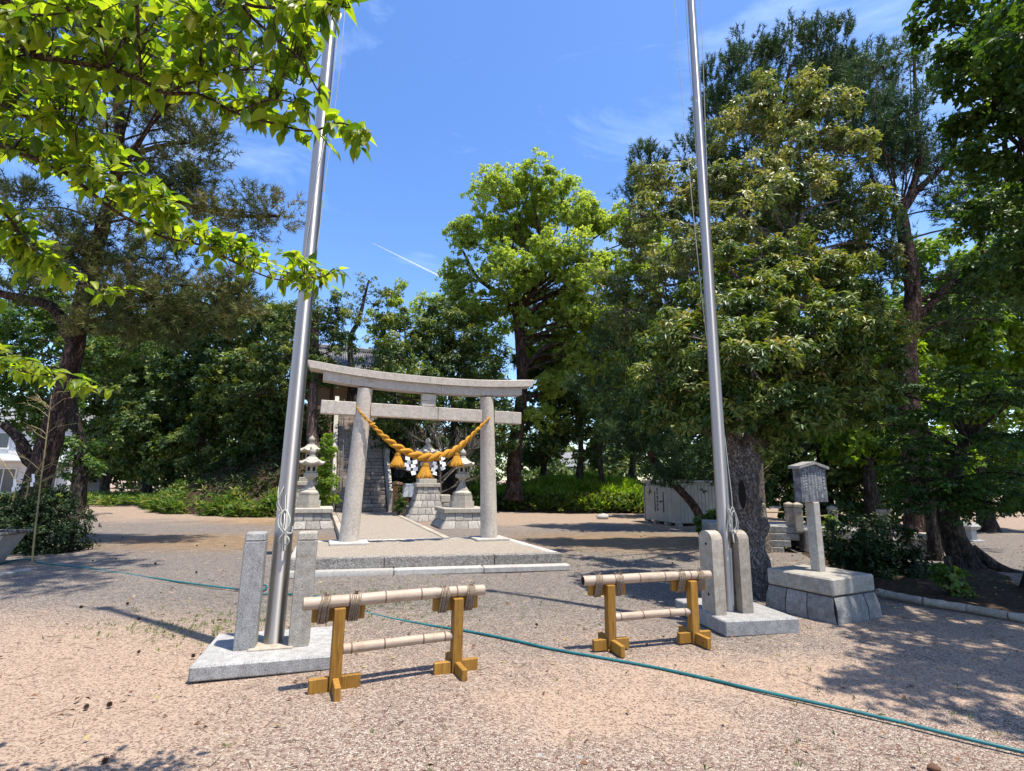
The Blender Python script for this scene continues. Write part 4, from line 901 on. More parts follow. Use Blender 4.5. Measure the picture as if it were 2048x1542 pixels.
scatter('mound_cover', 'low dark ground plants over the slope of the mound', pts, 'hedge_leaf', 6, .24, .07, 98, h=.25, spread=(30, 85))
pts = [(rg.normal(-1.75, .5), rg.normal(7.0, .35), 0) for _ in range(260)] + [(rg.normal(-3.2, .6), rg.normal(5.8, .3), 0) for _ in range(160)] + [(rg.uniform(-4, 5), rg.uniform(2.2, 9), 0) for _ in range(90)] + [(rg.normal(1.6, .8), rg.normal(11.2, .7), 0) for _ in range(160)]
pts = [q for q in pts if not (-2.9 < q[0] < -1.3 and 3.8 < q[1] < 5.3)]
scatter('grass_tufts', 'sparse small grass tufts growing in the gravel', pts, 'weed_leaf', 5, .05, .007, 99, spread=(10, 55), cat='grass')

# ------------------------------------------------------------------ stone gate
gate = thing('stone_gate', 'weathered grey stone shrine gate with curved top beams', 'gate', (GC.x, GC.y, 0.26), YAW)
hs_ = span / 2
PH = 3.31
for sgn in (-1, 1):
    mb = MB(); n = 9; pts = []; rads = []
    for i in range(n):
        f = i / (n - 1); pts.append((sgn * (hs_ - .13 * f), 0, PH * f)); rads.append(.2 - .038 * f)
    mb.tube(pts, rads, 28, jit=.006)
    mb.build('pillar', M['torii_stone'], gate, 50)
    mb = MB(); mb.box((sgn * hs_, 0, .012), (.78, .7, .06), bev=.015); mb.build('pillar_base', M['kerb_top'], gate, 30)
NZ0, NZ1 = 2.70, 2.99
for a, b_ in ((-2.33, -hs_ + .11 - .155), (-hs_ + .11 + .155, .22), (.225, hs_ - .11 - .155), (hs_ - .11 + .155, 2.30)):
    mb = MB(); mb.box(((a + b_) / 2, 0, (NZ0 + NZ1) / 2), (b_ - a - .006, .2, NZ1 - NZ0), bev=.01); mb.build('tie_beam', M['torii_stone'], gate, 30)
for z0, z1 in ((NZ1 + .004, NZ1 + .13), (NZ1 + .134, PH - .02)):
    mb = MB(); mb.box((.0, 0, (z0 + z1) / 2), (.32, .2, z1 - z0), bev=.008); mb.build('centre_strut', M['torii_stone'], gate, 30)
def curved_beam(name, xa, xb, L0, zb, h, dep, lift, slant_a=0.0, slant_b=0.0, peak=0.0):
    mb = MB(); n = 14; loops = []
    for i in range(n + 1):
        x = xa + (xb - xa) * i / n; c = lift * abs(x / L0) ** 2.3
        xs = x + (slant_a * (1 - i / n) ** 8 if slant_a else 0) * 0
        ta = -slant_a if i == 0 else (slant_b if i == n else 0)
        loops.append([(xs, -dep / 2, zb + c), (xs, dep / 2, zb + c), (xs + ta, dep / 2, zb + c + h), (xs + ta, 0, zb + c + h + peak), (xs + ta, -dep / 2, zb + c + h)])
    vs = [v for l in loops for v in l]; fs = []; k = 5
    for i in range(n):
        for j in range(k): a, b2 = i * k + j, i * k + (j + 1) % k; fs.append((a, b2, b2 + k, a + k))
    fs.append(tuple(range(k - 1, -1, -1))); fs.append(tuple(n * k + j for j in range(k)))
    mb.add(vs, fs); mb.build(name, M['torii_stone'], gate, 30)
curved_beam('lintel', -2.33, .26, 2.2, PH - .004, .20, .30, .10, 0, 0)
curved_beam('lintel', .266, 2.28, 2.2, PH - .004, .20, .30, .10, 0, 0)
curved_beam('top_beam', -2.60, -.02, 2.2, PH + .20, .155, .42, .10, .09, 0, .05)
curved_beam('top_beam', -.014, 2.53, 2.2, PH + .20, .155, .42, .10, 0, .09, .05)

# straw rope across the gate
rope = thing('straw_rope', 'thick twisted golden straw rope slung between the gate pillars', 'rope', (GC.x, GC.y, 0.26), YAW)
def gate_local(px, py, yl):                        # point of the gate's local plane y = yl seen at that place
    d = ray(px, py); o = Vector((0, 0, EYE)); n_ = D_
    t_ = (GC + D_ * yl - o).dot(n_) / d.dot(n_); w = o + d * t_; q = w - GC
    return Vector((q.dot(A_), yl, w.z - .26))
key = [(711, 808, -.02), (722, 826, -.19), (741, 846, -.24), (768, 873, -.2), (800, 897, -.17), (835, 912, -.17), (868, 914, -.17), (905, 903, -.17), (935, 880, -.19), (958, 856, -.24), (976, 838, -.19), (987, 822, -.02)]
cen = smooth_path([gate_local(*q) for q in key], 14)
N_ = len(cen); rr = lerp_list([.018, .021, .034, .057, .08, .094, .094, .082, .06, .037, .023, .018], N_)
acc = [0.0]
for i in range(1, N_): acc.append(acc[-1] + (cen[i] - cen[i - 1]).length / (2.0 * max(rr[i], .022) + .10))
for kk in range(2):
    pts = []
    for i in range(N_):
        tg = (cen[min(i + 1, N_ - 1)] - cen[max(i - 1, 0)]).normalized(); u = tg.cross(Vector((0, 1, 0))).normalized(); w = tg.cross(u)
        an = -acc[i] * 2 * math.pi * .62 + kk * math.pi; r_ = rr[i] * .56
        pts.append(cen[i] + u * math.cos(an) * r_ + w * math.sin(an) * r_)
    mb = MB(); mb.tube(pts, [q * .60 for q in rr], 12); mb.build('strand', M['straw'], rope, 80)
for (px, py, y) in ((744, 849, -.24), (956, 858, -.24)):
    c = gate_local(px, py, y); mb = MB()
    for k in range(3): mb.tube([c + Vector((math.cos(a) * .04 + (k - 1) * .02, math.sin(a) * .04, math.sin(a * 1.0 + 1.2) * .04)) for a in np.linspace(0, 6.3, 13)], .010, 6)
    mb.build('knot', M['straw'], rope, 60)
fr9 = MB(); r9 = random.Random(14)
for k in range(240):
    i = r9.randrange(14, N_ - 14); a = r9.uniform(0, 6.283); tg = (cen[i + 1] - cen[i]).normalized(); u = tg.cross(Vector((0, 1, 0))).normalized(); w = tg.cross(u)
    o9 = u * math.cos(a) + w * math.sin(a); p0 = cen[i] + o9 * rr[i] * .8; l = r9.uniform(.02, .06)
    fr9.tube([p0, p0 + (o9 * .5 + tg * r9.choice((-1, 1)) * .8).normalized() * l], [.0022, .001], 4, cap=False)
tag(fr9.build('loose_straw', M['straw'], rope, 0), kind='stuff')
tas = MB(); rt = random.Random(3)
tas.lathe([(.045, -.02), (.052, -.06), (.05, -.075), (.075, -.12), (.11, -.2), (.125, -.262), (.1, -.255)], 20)
tass_bind = MB(); tass_bind.tube([(math.cos(a) * .053, math.sin(a) * .053, -.055) for a in np.linspace(0, 6.2832, 17)], .009, 6); tass_bind.tube([(math.cos(a) * .056, math.sin(a) * .056, -.075) for a in np.linspace(0, 6.2832, 17)], .009, 6)
for k in range(260):
    a = rt.uniform(0, 6.283); f = rt.uniform(.75, 1.06); z0 = -.07
    p0 = Vector((math.cos(a) * .05, math.sin(a) * .05, z0)); p1 = Vector((math.cos(a + rt.uniform(-.2, .2)) * .085 * f, math.sin(a) * .085 * f, -.16)); p2 = Vector((math.cos(a + rt.uniform(-.35, .35)) * .135 * f, math.sin(a + rt.uniform(-.3, .3)) * .135 * f, -.285 + rt.uniform(-.02, .03)))
    tas.tube([p0, p1, p2], [.006, .006, .004], 4, cap=False)
tme = tas.mesh('tassel', M['straw'], 40); bme = tass_bind.mesh('binding', M['straw'], 60)
for (px, py, s) in ((796, 903, 1.15), (914, 903, 1.15), (851, 918, 1.25)):
    c = gate_local(px, py, -.17)
    if px == 851: c.z -= .06; c.y -= .03
    o = link('tassel', tme, rope, Matrix.Translation(c) @ Matrix.Rotation(px * .7, 4, 'Z') @ Matrix.Scale(s, 4)); link('binding', bme, o)
def zigzag(seed):
    r_ = random.Random(seed); mb = MB(); x = 0; z = 0; w = .085
    for i in range(4):
        h = .085; sl = r_.uniform(-.012, .012); d0 = r_.uniform(-.03, .03); th = .0015
        q = [(x, d0, z), (x + w, -d0 * .4, z - .015), (x + w + sl, -d0, z - h), (x + sl, d0 * .5, z - h + .012)]
        mb.hull([(a, b2 - th, c) for a, b2, c in q], [(a, b2 + th, c) for a, b2, c in q])
        x += (.04 if i % 2 == 0 else -.035) + sl; z -= h * .76
    return mb.mesh('paper_streamer', M['paper'], 0)
for k, (px, py, ry) in enumerate(((811, 912, .1), (834, 919, -.1), (866, 922, .12), (889, 911, -.3))):
    link('paper_streamer', zigzag(k + 2), rope, Matrix.Translation(gate_local(px, py, -.26)) @ Matrix.Rotation(ry, 4, 'Y') @ Matrix.Scale(1.1 if k != 1 else 1.2, 4) @ (Matrix.Scale(-1, 4, (1, 0, 0)) if k % 2 else Matrix.Identity(4)))

# ------------------------------------------------------------------ stone lanterns
def masonry_wall(parent, w0, w1, z0, z1, rows, cols, flare, T=None):
    """flared square base built of separate stones on its four sides"""
    for side in range(4):
        Rz = Matrix.Rotation(side * math.pi / 2, 4, 'Z')
        for i in range(rows):
            fa, fb = i / rows, (i + 1) / rows
            wa = w1 + (w0 - w1) * (1 - fa) ** flare; wb = w1 + (w0 - w1) * (1 - fb) ** flare
            za, zb = z0 + (z1 - z0) * fa, z0 + (z1 - z0) * fb
            n = cols + (i % 2); cu = [0] + sorted([(k + random.uniform(-.15, .15)) / n for k in range(1, n)]) + [1]
            for k in range(n):
                mb = MB(); g = .008; u0, u1 = cu[k], cu[k + 1]; pr = random.uniform(0, .014); jz = .01
                xa0, xa1 = -wa / 2 + wa * u0 + g * (k > 0), -wa / 2 + wa * u1 - g * (k < n - 1); xb0, xb1 = -wb / 2 + wb * u0 + g * (k > 0), -wb / 2 + wb * u1 - g * (k < n - 1)
                ya, yb = -wa / 2 - pr, -wb / 2 - pr; d = .14
                lo = [(xa0, ya, za + jz), (xa1, ya, za + jz), (xa1 - (d if k == n - 1 else 0), ya + d, za + jz), (xa0 + (d if k == 0 else 0), ya + d, za + jz)]
                hi = [(xb0, yb, zb - .004), (xb1, yb, zb - .004), (xb1 - (d if k == n - 1 else 0), yb + d, zb - .004), (xb0 + (d if k == 0 else 0), yb + d, zb - .004)]
                mid = [((a[0] + b2[0]) / 2 + (.006 if e in (0, 3) else -.006) * 0, (a[1] + b2[1]) / 2 - (.02 if e < 2 else 0), (a[2] + b2[2]) / 2) for e, (a, b2) in enumerate(zip(lo, hi))]
                vs = lo + mid + hi; fs = [(3, 2, 1, 0), (8, 9, 10, 11)] + [(o + e, o + (e + 1) % 4, o + 4 + (e + 1) % 4, o + 4 + e) for o in (0, 4) for e in range(4)]
                mb.add(vs, fs, Rz); mb.build('stone_block', M['masonry'], parent, 30, T)
    mb = MB(); mb.box((0, 0, (z0 + z1) / 2), (w1 - .1, w1 - .1, z1 - z0 - .02), bev=.002); mb.build('core', M['masonry'], parent, 0, T)
def sq(parent, name, w, z0, z1, bev=.015, mat='lantern_stone', top=(1, 1)):
    mb = MB(); mb.box((0, 0, (z0 + z1) / 2), (w, w, z1 - z0 - .002), bev=bev, top=top); return mb.build(name, M[mat], parent, 30)
def hexa(parent, name, prof, n=6, smooth=30, mat='lantern_stone', ph=.5):
    mb = MB(); mb.lathe(prof, n, ph=ph); return mb.build(name, M[mat], parent, smooth)
def lantern_head(parent, z, s, n=6):
    """stem, platform, fire box, roof and jewel of a lantern, z = foot of the stem"""
    hexa(parent, 'stem', [(.21 * s, z), (.205 * s, z + .03 * s), (.15 * s, z + .1 * s), (.10 * s, z + .22 * s), (.085 * s, z + .3 * s), (.095 * s, z + .33 * s), (.16 * s, z + .38 * s), (.19 * s, z + .4 * s)], 6)
    hexa(parent, 'platform', [(.23 * s, z + .402 * s), (.24 * s, z + .42 * s), (.24 * s, z + .52 * s), (.20 * s, z + .54 * s)], 6)
    zf = z + .542 * s
    fb = hexa(parent, 'fire_box', [(.16 * s, zf), (.165 * s, zf + .02 * s), (.165 * s, zf + .21 * s), (.16 * s, zf + .22 * s)], 6)
    for k in range(6):
        a = 2 * math.pi * (k) / 6 + 0; T = Matrix.Rotation(a, 4, 'Z')
        mb = MB(); yy = .143 * s
        for sx in (-1, 1): mb.box((yy + .006, sx * .055 * s, zf + .115 * s), (.016, .02 * s, .15 * s), T, bev=.002)
        for sz in (-1, 1): mb.box((yy + .006, 0, zf + .115 * s + sz * .075 * s), (.015, .09 * s, .02 * s), T, bev=.002)
        fr_ = mb.build('window_frame', M['lantern_stone'], fb, 0)
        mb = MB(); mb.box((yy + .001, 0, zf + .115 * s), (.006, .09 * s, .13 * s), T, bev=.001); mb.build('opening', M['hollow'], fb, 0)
    # roof with lifted corners
    mb = MB(); zr = zf + .222 * s; vs = []; nn = 24; rings = [(.19, .0, 0), (.39, .03, .05), (.40, .075, .06), (.30, .13, .02), (.20, .20, 0), (.13, .27, 0), (.10, .285, 0)]
    for (r_, zz, lift) in rings:
        for k in range(nn):
            a = 2 * math.pi * k / nn; ph = ((k / nn * 6 + .5) % 1) - .5; cr_ = (abs(ph) * 2) ** 1.0; cr_ = 1 - abs(ph) * 2
            rad = r_ * (math.cos(math.pi / 6) / math.cos((((k / nn * 6) % 1) - .5) * math.pi / 3)); k2 = 1 - abs((((k / nn * 6) % 1) - .5)) * 2
            vs.append((math.cos(a) * rad * s, math.sin(a) * rad * s, zr + zz * s + lift * s * (1 - k2) ** 2))
    fs = []
    for i in range(len(rings) - 1):
        for k in range(nn): a, b2 = i * nn + k, i * nn + (k + 1) % nn; fs.append((a, b2, b2 + nn, a + nn))
    fs.append(tuple(range(nn - 1, -1, -1))); fs.append(tuple((len(rings) - 1) * nn + k for k in range(nn)))
    mb.add(vs, fs); mb.build('roof', M['lantern_stone'], parent, 40)
    zj = zr + .286 * s
    mb = MB(); mb.lathe([(.10 * s, zj), (.105 * s, zj + .03 * s), (.06 * s, zj + .05 * s), (.055 * s, zj + .075 * s), (.085 * s, zj + .10 * s), (.1 * s, zj + .15 * s), (.085 * s, zj + .2 * s), (.04 * s, zj + .25 * s), (.005 * s, zj + .29 * s)], 14)
    mb.build('jewel', M['lantern_stone'], parent, 50)
def lantern(label, px, py, s=1.0):
    b = G(px, py); r = thing('stone_lantern', label, 'lantern', b, YAW, 'stone lanterns flanking the path')
    masonry_wall(r, 1.62 * s, 1.3 * s, 0, .46 * s, 2, 4, 2.0)
    sq(r, 'cap_slab', 1.46 * s, .462 * s, .6 * s)
    z = .602 * s
    for w, h in ((.66, .2), (.56, .18)):
        hexa(r, 'step', [(w * s * .62, z), (w * s * .62, z + h * s - .002)], 6); z += h * s
    hexa(r, 'lotus_base', [(.27 * s, z), (.31 * s, z + .02 * s), (.31 * s, z + .08 * s), (.23 * s, z + .14 * s), (.21 * s, z + .148 * s)], 6); z += .15 * s
    lantern_head(r, z, s)
    return r
lantern('stone lantern with its stepped base half hidden by the right gate pillar', 922, 1053, 1.09)
lantern('stone lantern with its stepped base beside the left flagpole', 613, 1054, 1.06)
def tall_lantern(label, px, py, Y, s=1.0):
    b = gbase(px, Y); r = thing('tall_stone_lantern', label, 'lantern', b, YAW, 'tall lanterns on masonry pedestals')
    masonry_wall(r, 1.62 * s, .8 * s, 0, 1.3 * s, 5, 4, 1.7)
    sq(r, 'cap_slab', .95 * s, 1.302 * s, 1.46 * s); sq(r, 'step', .7 * s, 1.462 * s, 1.62 * s)
    lantern_head(r, 1.622 * s, 1.25 * s)
    mb = MB()
    for k in range(6):
        a = 2 * math.pi * (k + .5) / 6 + math.pi / 6 * 0; c = Vector((math.cos(a) * .52 * s, math.sin(a) * .52 * s, 2.72 * s))
        mb.tube([c + Vector((-.1 * math.cos(a), -.1 * math.sin(a), -.06)), c, c + Vector((.03 * math.cos(a), .03 * math.sin(a), .07)), c + Vector((-.03 * math.cos(a), -.03 * math.sin(a), .11))], [.03, .035, .03, .02], 6)
    mb.build('roof_scroll', M['lantern_stone'], r, 60)
    return r
tall_lantern('tall lantern on a flared masonry pedestal behind the straw rope', 853, 1030, 20.8)
tall_lantern('tall lantern on a stepped pedestal standing behind the left lantern', 617, 1030, 20.6)
# inscribed pillar, notice panel, lamp stand and small post by the stairs
b = G(871, 1041); r = thing('inscribed_pillar', 'slim upright stone pillar with reddish carved groove beside the masonry pedestal', 'pillar', b, YAW)
mb = MB(); mb.box((0, 0, .56), (.22, .2, 1.12), bev=.015); mb.build('shaft', M['lantern_stone'], r, 30)
mb = MB(); mb.box((0, -.101, .55), (.05, .012, .85), bev=.002); mb.build('inscription', M['dark_wood'], r, 0)
b = gbase(880, 21.3); r = thing('stone_block_wall', 'low pale stone wall stub behind the inscribed pillar', 'wall', b, YAW)
for i in range(3):
    for k in range(2):
        mb = MB(); mb.box((k * .42 - .2 + .1 * (i % 2), 0, .17 + i * .33), (.41, .4, .32), bev=.03); mb.build('stone_block', M['masonry'], r, 30)
b = gbase(826, 22.4); r = thing('notice_panel', 'white notice panel on dark legs beside the stone stairs', 'notice board', b, YAW - R(8))
mb = MB(); mb.box((0, 0, 1.12), (.84, .05, .56), bev=.006); mb.build('panel', M['board_white'], r, 0)
for x in (-.14, .14): mb = MB(); mb.box((x, -.03, 1.12), (.012, .02, .54), bev=.002); mb.build('seam', M['shedtrim'], r, 0)
for x in (-.36, .36): mb = MB(); mb.box((x, .04, .55), (.05, .05, 1.1), bev=.004); mb.build('leg', M['steel_dark'], r, 0)
mb = MB(); mb.box((0, .04, .45), (.9, .03, .05), bev=.004); mb.build('crossbar', M['shedtrim'], r, 0)
b = gbase(793, 21.9); r = thing('wooden_lamp_stand', 'wooden lamp stand with a small spreading roof by the stairs', 'lamp stand', b, YAW)
for x in (-.09, .05): mb = MB(); mb.box((x, 0, .68), (.06, .06, 1.36), bev=.004); mb.build('post', M['lampwood'], r, 0)
mb = MB(); mb.hull([(-.42, -.3, 1.37), (.42, -.3, 1.37), (.42, .3, 1.37), (-.42, .3, 1.37)], [(-.06, -.05, 1.5), (.06, -.05, 1.5), (.06, .05, 1.5), (-.06, .05, 1.5)]); mb.build('roof', M['lampwood'], r, 0)
mb = MB(); mb.box((-.02, -.01, 1.22), (.2, .2, .22), bev=.01); mb.build('lamp_box', M['lampwood'], r, 0)
b = G(801, 1025); r = thing('collection_post', 'small pale box on a thin post in front of the wooden lamp stand', 'post', b, YAW)
mb = MB(); mb.box((0, 0, .35), (.05, .05, .7), bev=.004); mb.build('post', M['basin'], r, 0)
mb = MB(); mb.box((0, 0, .8), (.14, .13, .2), bev=.006); bx_ = mb.build('box', M['basin'], r, 0)
mb = MB(); mb.hull([(-.1, -.1, .902), (.1, -.1, .902), (.1, .1, .902), (-.1, .1, .902)], [(-.1, -.01, .96), (.1, -.01, .96), (.1, .01, .96), (-.1, .01, .96)]); mb.build('lid', M['basin'], r, 0)

# ------------------------------------------------------------------ flagpoles and their stone bases
def flag_base(label, c, rz, w, d, h, group=None):
    r = thing('flagpole_footing', label, 'stone base', c, rz, 'stone bases of the two flagpoles')
    mb = MB(); mb.box((0, 0, h / 2), (w, d, h), bev=.012); mb.build('slab', M['granite'], r, 30); return r
def flagpole(label, c, z0, r0, group='flagpoles'):
    r = thing('flagpole', label, 'flagpole', (c.x, c.y, z0), 0, group)
    mb = MB(); n = 22
    mb.tube([(0, 0, 10.4 * i / n) for i in range(n + 1)], [r0 * (1 - .45 * (i / n)) for i in range(n + 1)], 32); mb.build('shaft', M['stainless'], r, 60)
    mb = MB(); mb.tube([(0, 0, 10.401), (0, 0, 10.45)], .1, 16); mb.lathe([(.02, 10.45), (.09, 10.5), (.1, 10.56), (.06, 10.64), (.01, 10.67)], 14); mb.build('finial', M['stainless'], r, 40)
    mb = MB(); mb.tube([(0, 0, 10.3), (-.5, .1, 10.3)], .02, 8); mb.tube([(0, 0, 10.3), (.5, -.1, 10.3)], .02, 8); mb.build('truck_arm', M['stainless'], r, 40)
    return r
def rope_on(root, name, pts, rad=.0045):
    o = Vector(root.location); mb = MB(); mb.tube([q - o for q in smooth_path(pts, 5)], rad, 6); return mb.build(name, M['rope_white'], root, 60)
# left
nl = G(374, 1366); fr0 = G(660, 1338); ax = (fr0 - nl); rz = R(17)
ux, uy = Vector((math.cos(rz), math.sin(rz), 0)), Vector((-math.sin(rz), math.cos(rz), 0))
hL = .115; wL = 1.06; dL = .92
lc = nl + ux * wL / 2 + uy * dL / 2
lb = flag_base('granite slab with two square stone posts gripping the left flagpole', lc, rz, wL, dL, hL)
def loc_of(root_c, rz_, w):
    q = w - root_c; return q.x * math.cos(rz_) + q.y * math.sin(rz_), -q.x * math.sin(rz_) + q.y * math.cos(rz_)
for (px, py) in ((487, 1301), (596, 1294)):
    w = G(px, py, hL); x, y = loc_of(lc, rz, w)
    mb = MB(); mb.box((x, y + .08, hL + .455), (.172, .165, .92), bev=.008); mb.box((x, y + .08, hL + .95), (.172, .165, .075), bev=.012, top=(.97, .9)); pst = mb.build('stone_post', M['granite_warm' if px > 500 else 'granite'], lb, 30)
w = G(545, 1290, hL); x, y = loc_of(lc, rz, w)
mb = MB(); mb.box((x, y + .02, hL + .004), (.36, .34, .018), bev=.004); mb.build('mortar_pad', M['concrete'], lb, 0)
pc = w + uy * .06
fp = flagpole('tall tapering steel flagpole on the left with a rope figure eight tied on its cleat', pc, hL + .012, .086)
Yl = pc.y
def LP(*pp): return [P(a, b2, Yl + (c[0] if c else 0)) for a, b2, *c in pp]
rope_on(fp, 'halyard', LP((694, -40), (683, 100), (668, 230), (652, 350), (640, 450), (628, 540), (615, 640), (606, 760), (600, 860), (588, 930), (562, 985, -.1), (553, 1010, -.09), (560, 1022, -.09)))
rope_on(fp, 'halyard', LP((684, -40), (672, 100), (656, 240), (640, 330, -.1), (615, 470, -.08), (598, 620, -.03), (590, 760, -.02), (578, 870), (560, 960, -.04), (556, 1000, -.1), (564, 1022, -.1)))
cl = LP((567, 1020, -.1), (558, 1033, -.11), (557, 1050, -.12), (566, 1064, -.13), (577, 1077, -.12), (576, 1087, -.11), (566, 1090, -.11), (557, 1084, -.12), (562, 1073, -.13), (574, 1058, -.13), (580, 1042, -.12), (577, 1028, -.11), (570, 1020, -.1), (563, 1030, -.11), (562, 1048, -.12), (572, 1064, -.13), (583, 1066, -.11), (585, 1052, -.1))
rope_on(fp, 'rope_coil', cl, .0075)
mb = MB(); o = Vector(fp.location); mb.tube([q - o for q in LP((569, 1022, -.08), (569, 1040, -.12), (566, 1060, -.12), (565, 1102, -.1))], [.014, .012, .014, .016], 8); mb.build('cleat', M['stainless'], fp, 50)
mb = MB(); mb.tube([q - o for q in LP((571, 990, -.075), (570, 1024, -.085))], .013, 8); mb.build('rope_guide', M['stainless'], fp, 50)
# right
nr = G(1452, 1275); rz2 = R(11); ux2, uy2 = Vector((math.cos(rz2), math.sin(rz2), 0)), Vector((-math.sin(rz2), math.cos(rz2), 0))
wR, dR, hR = .9, 1.06, .16
rc_ = nr + ux2 * wR / 2 + uy2 * dR / 2
rb_ = flag_base('granite slab with two round topped concrete posts gripping the right flagpole', rc_, rz2, wR, dR, hR)
for (px, py) in ((1443, 1231), (1497, 1227)):
    w = G(px, py, hR); x, y = loc_of(rc_, rz2, w); dep = .27; hh = .90; tw = .135
    mb = MB(); prof = [(0, 0), (dep, 0), (dep, hh - .1)] + [(dep / 2 + math.cos(a) * dep / 2, hh - .1 + math.sin(a) * .1) for a in np.linspace(.25, math.pi - .25, 7)] + [(0, hh - .1)]
    mb.hull([(x - tw / 2, y + a, hR + b2) for a, b2 in prof][::-1], [(x + tw / 2, y + a, hR + b2) for a, b2 in prof][::-1]); pst = mb.build('round_post', M['concrete'], rb_, 25)
    for zz in (.2, .75):
        mb = MB(); mb.tube([(x - tw / 2 - .003, y + .12, hR + zz), (x + tw / 2 + .003, y + .12, hR + zz)], .017, 10); mb.build('bolt_hole', M['hollow'], pst, 0)
w = G(1466, 1223, hR); pc2 = w + uy2 * .07
fp2 = flagpole('tall tapering steel flagpole on the right with a loose rope bundle on its cleat', pc2, hR, .083)
Yr2 = pc2.y
def RP(*pp): return [P(a, b2, Yr2 + (c[0] if c else 0)) for a, b2, *c in pp]
rope_on(fp2, 'halyard', RP((1345, -40), (1356, 100), (1370, 260), (1384, 400), (1398, 540), (1414, 680), (1428, 770), (1440, 860), (1446, 960), (1458, 1040, -.1)))
rope_on(fp2, 'halyard', RP((1369, -40), (1378, 120), (1392, 300), (1402, 450), (1415, 600), (1428, 740), (1440, 820), (1447, 940), (1462, 1042, -.1)))
rope_on(fp2, 'halyard', RP((1400, -40), (1406, 120), (1413, 320), (1420, 500), (1430, 640), (1442, 800), (1456, 930, -.08), (1464, 1000, -.12), (1463, 1045, -.13)))
rope_on(fp2, 'rope_coil', RP((1463, 1045, -.12), (1457, 1030, -.13), (1456, 1018, -.13), (1463, 1030, -.15), (1465, 1060, -.14), (1462, 1045, -.15), (1467, 1022, -.15), (1475, 1040, -.14), (1475, 1060, -.14), (1466, 1068, -.13), (1460, 1055, -.14), (1459, 1030, -.14), (1466, 1015, -.13), (1473, 1050, -.15), (1465, 1065, -.14), (1468, 1085, -.13)), .006)
o = Vector(fp2.location); mb = MB(); mb.tube([q - o for q in RP((1460, 1050, -.08), (1465, 1066, -.13), (1468, 1085, -.13))], [.012, .013, .014], 8); mb.build('cleat', M['stainless'], fp2, 50)
mb = MB(); mb.tube([q - o for q in RP((1461, 1096, -.06), (1466, 1210, -.06))], .024, 10); mb.build('rope_guide', M['stainless'], fp2, 50)

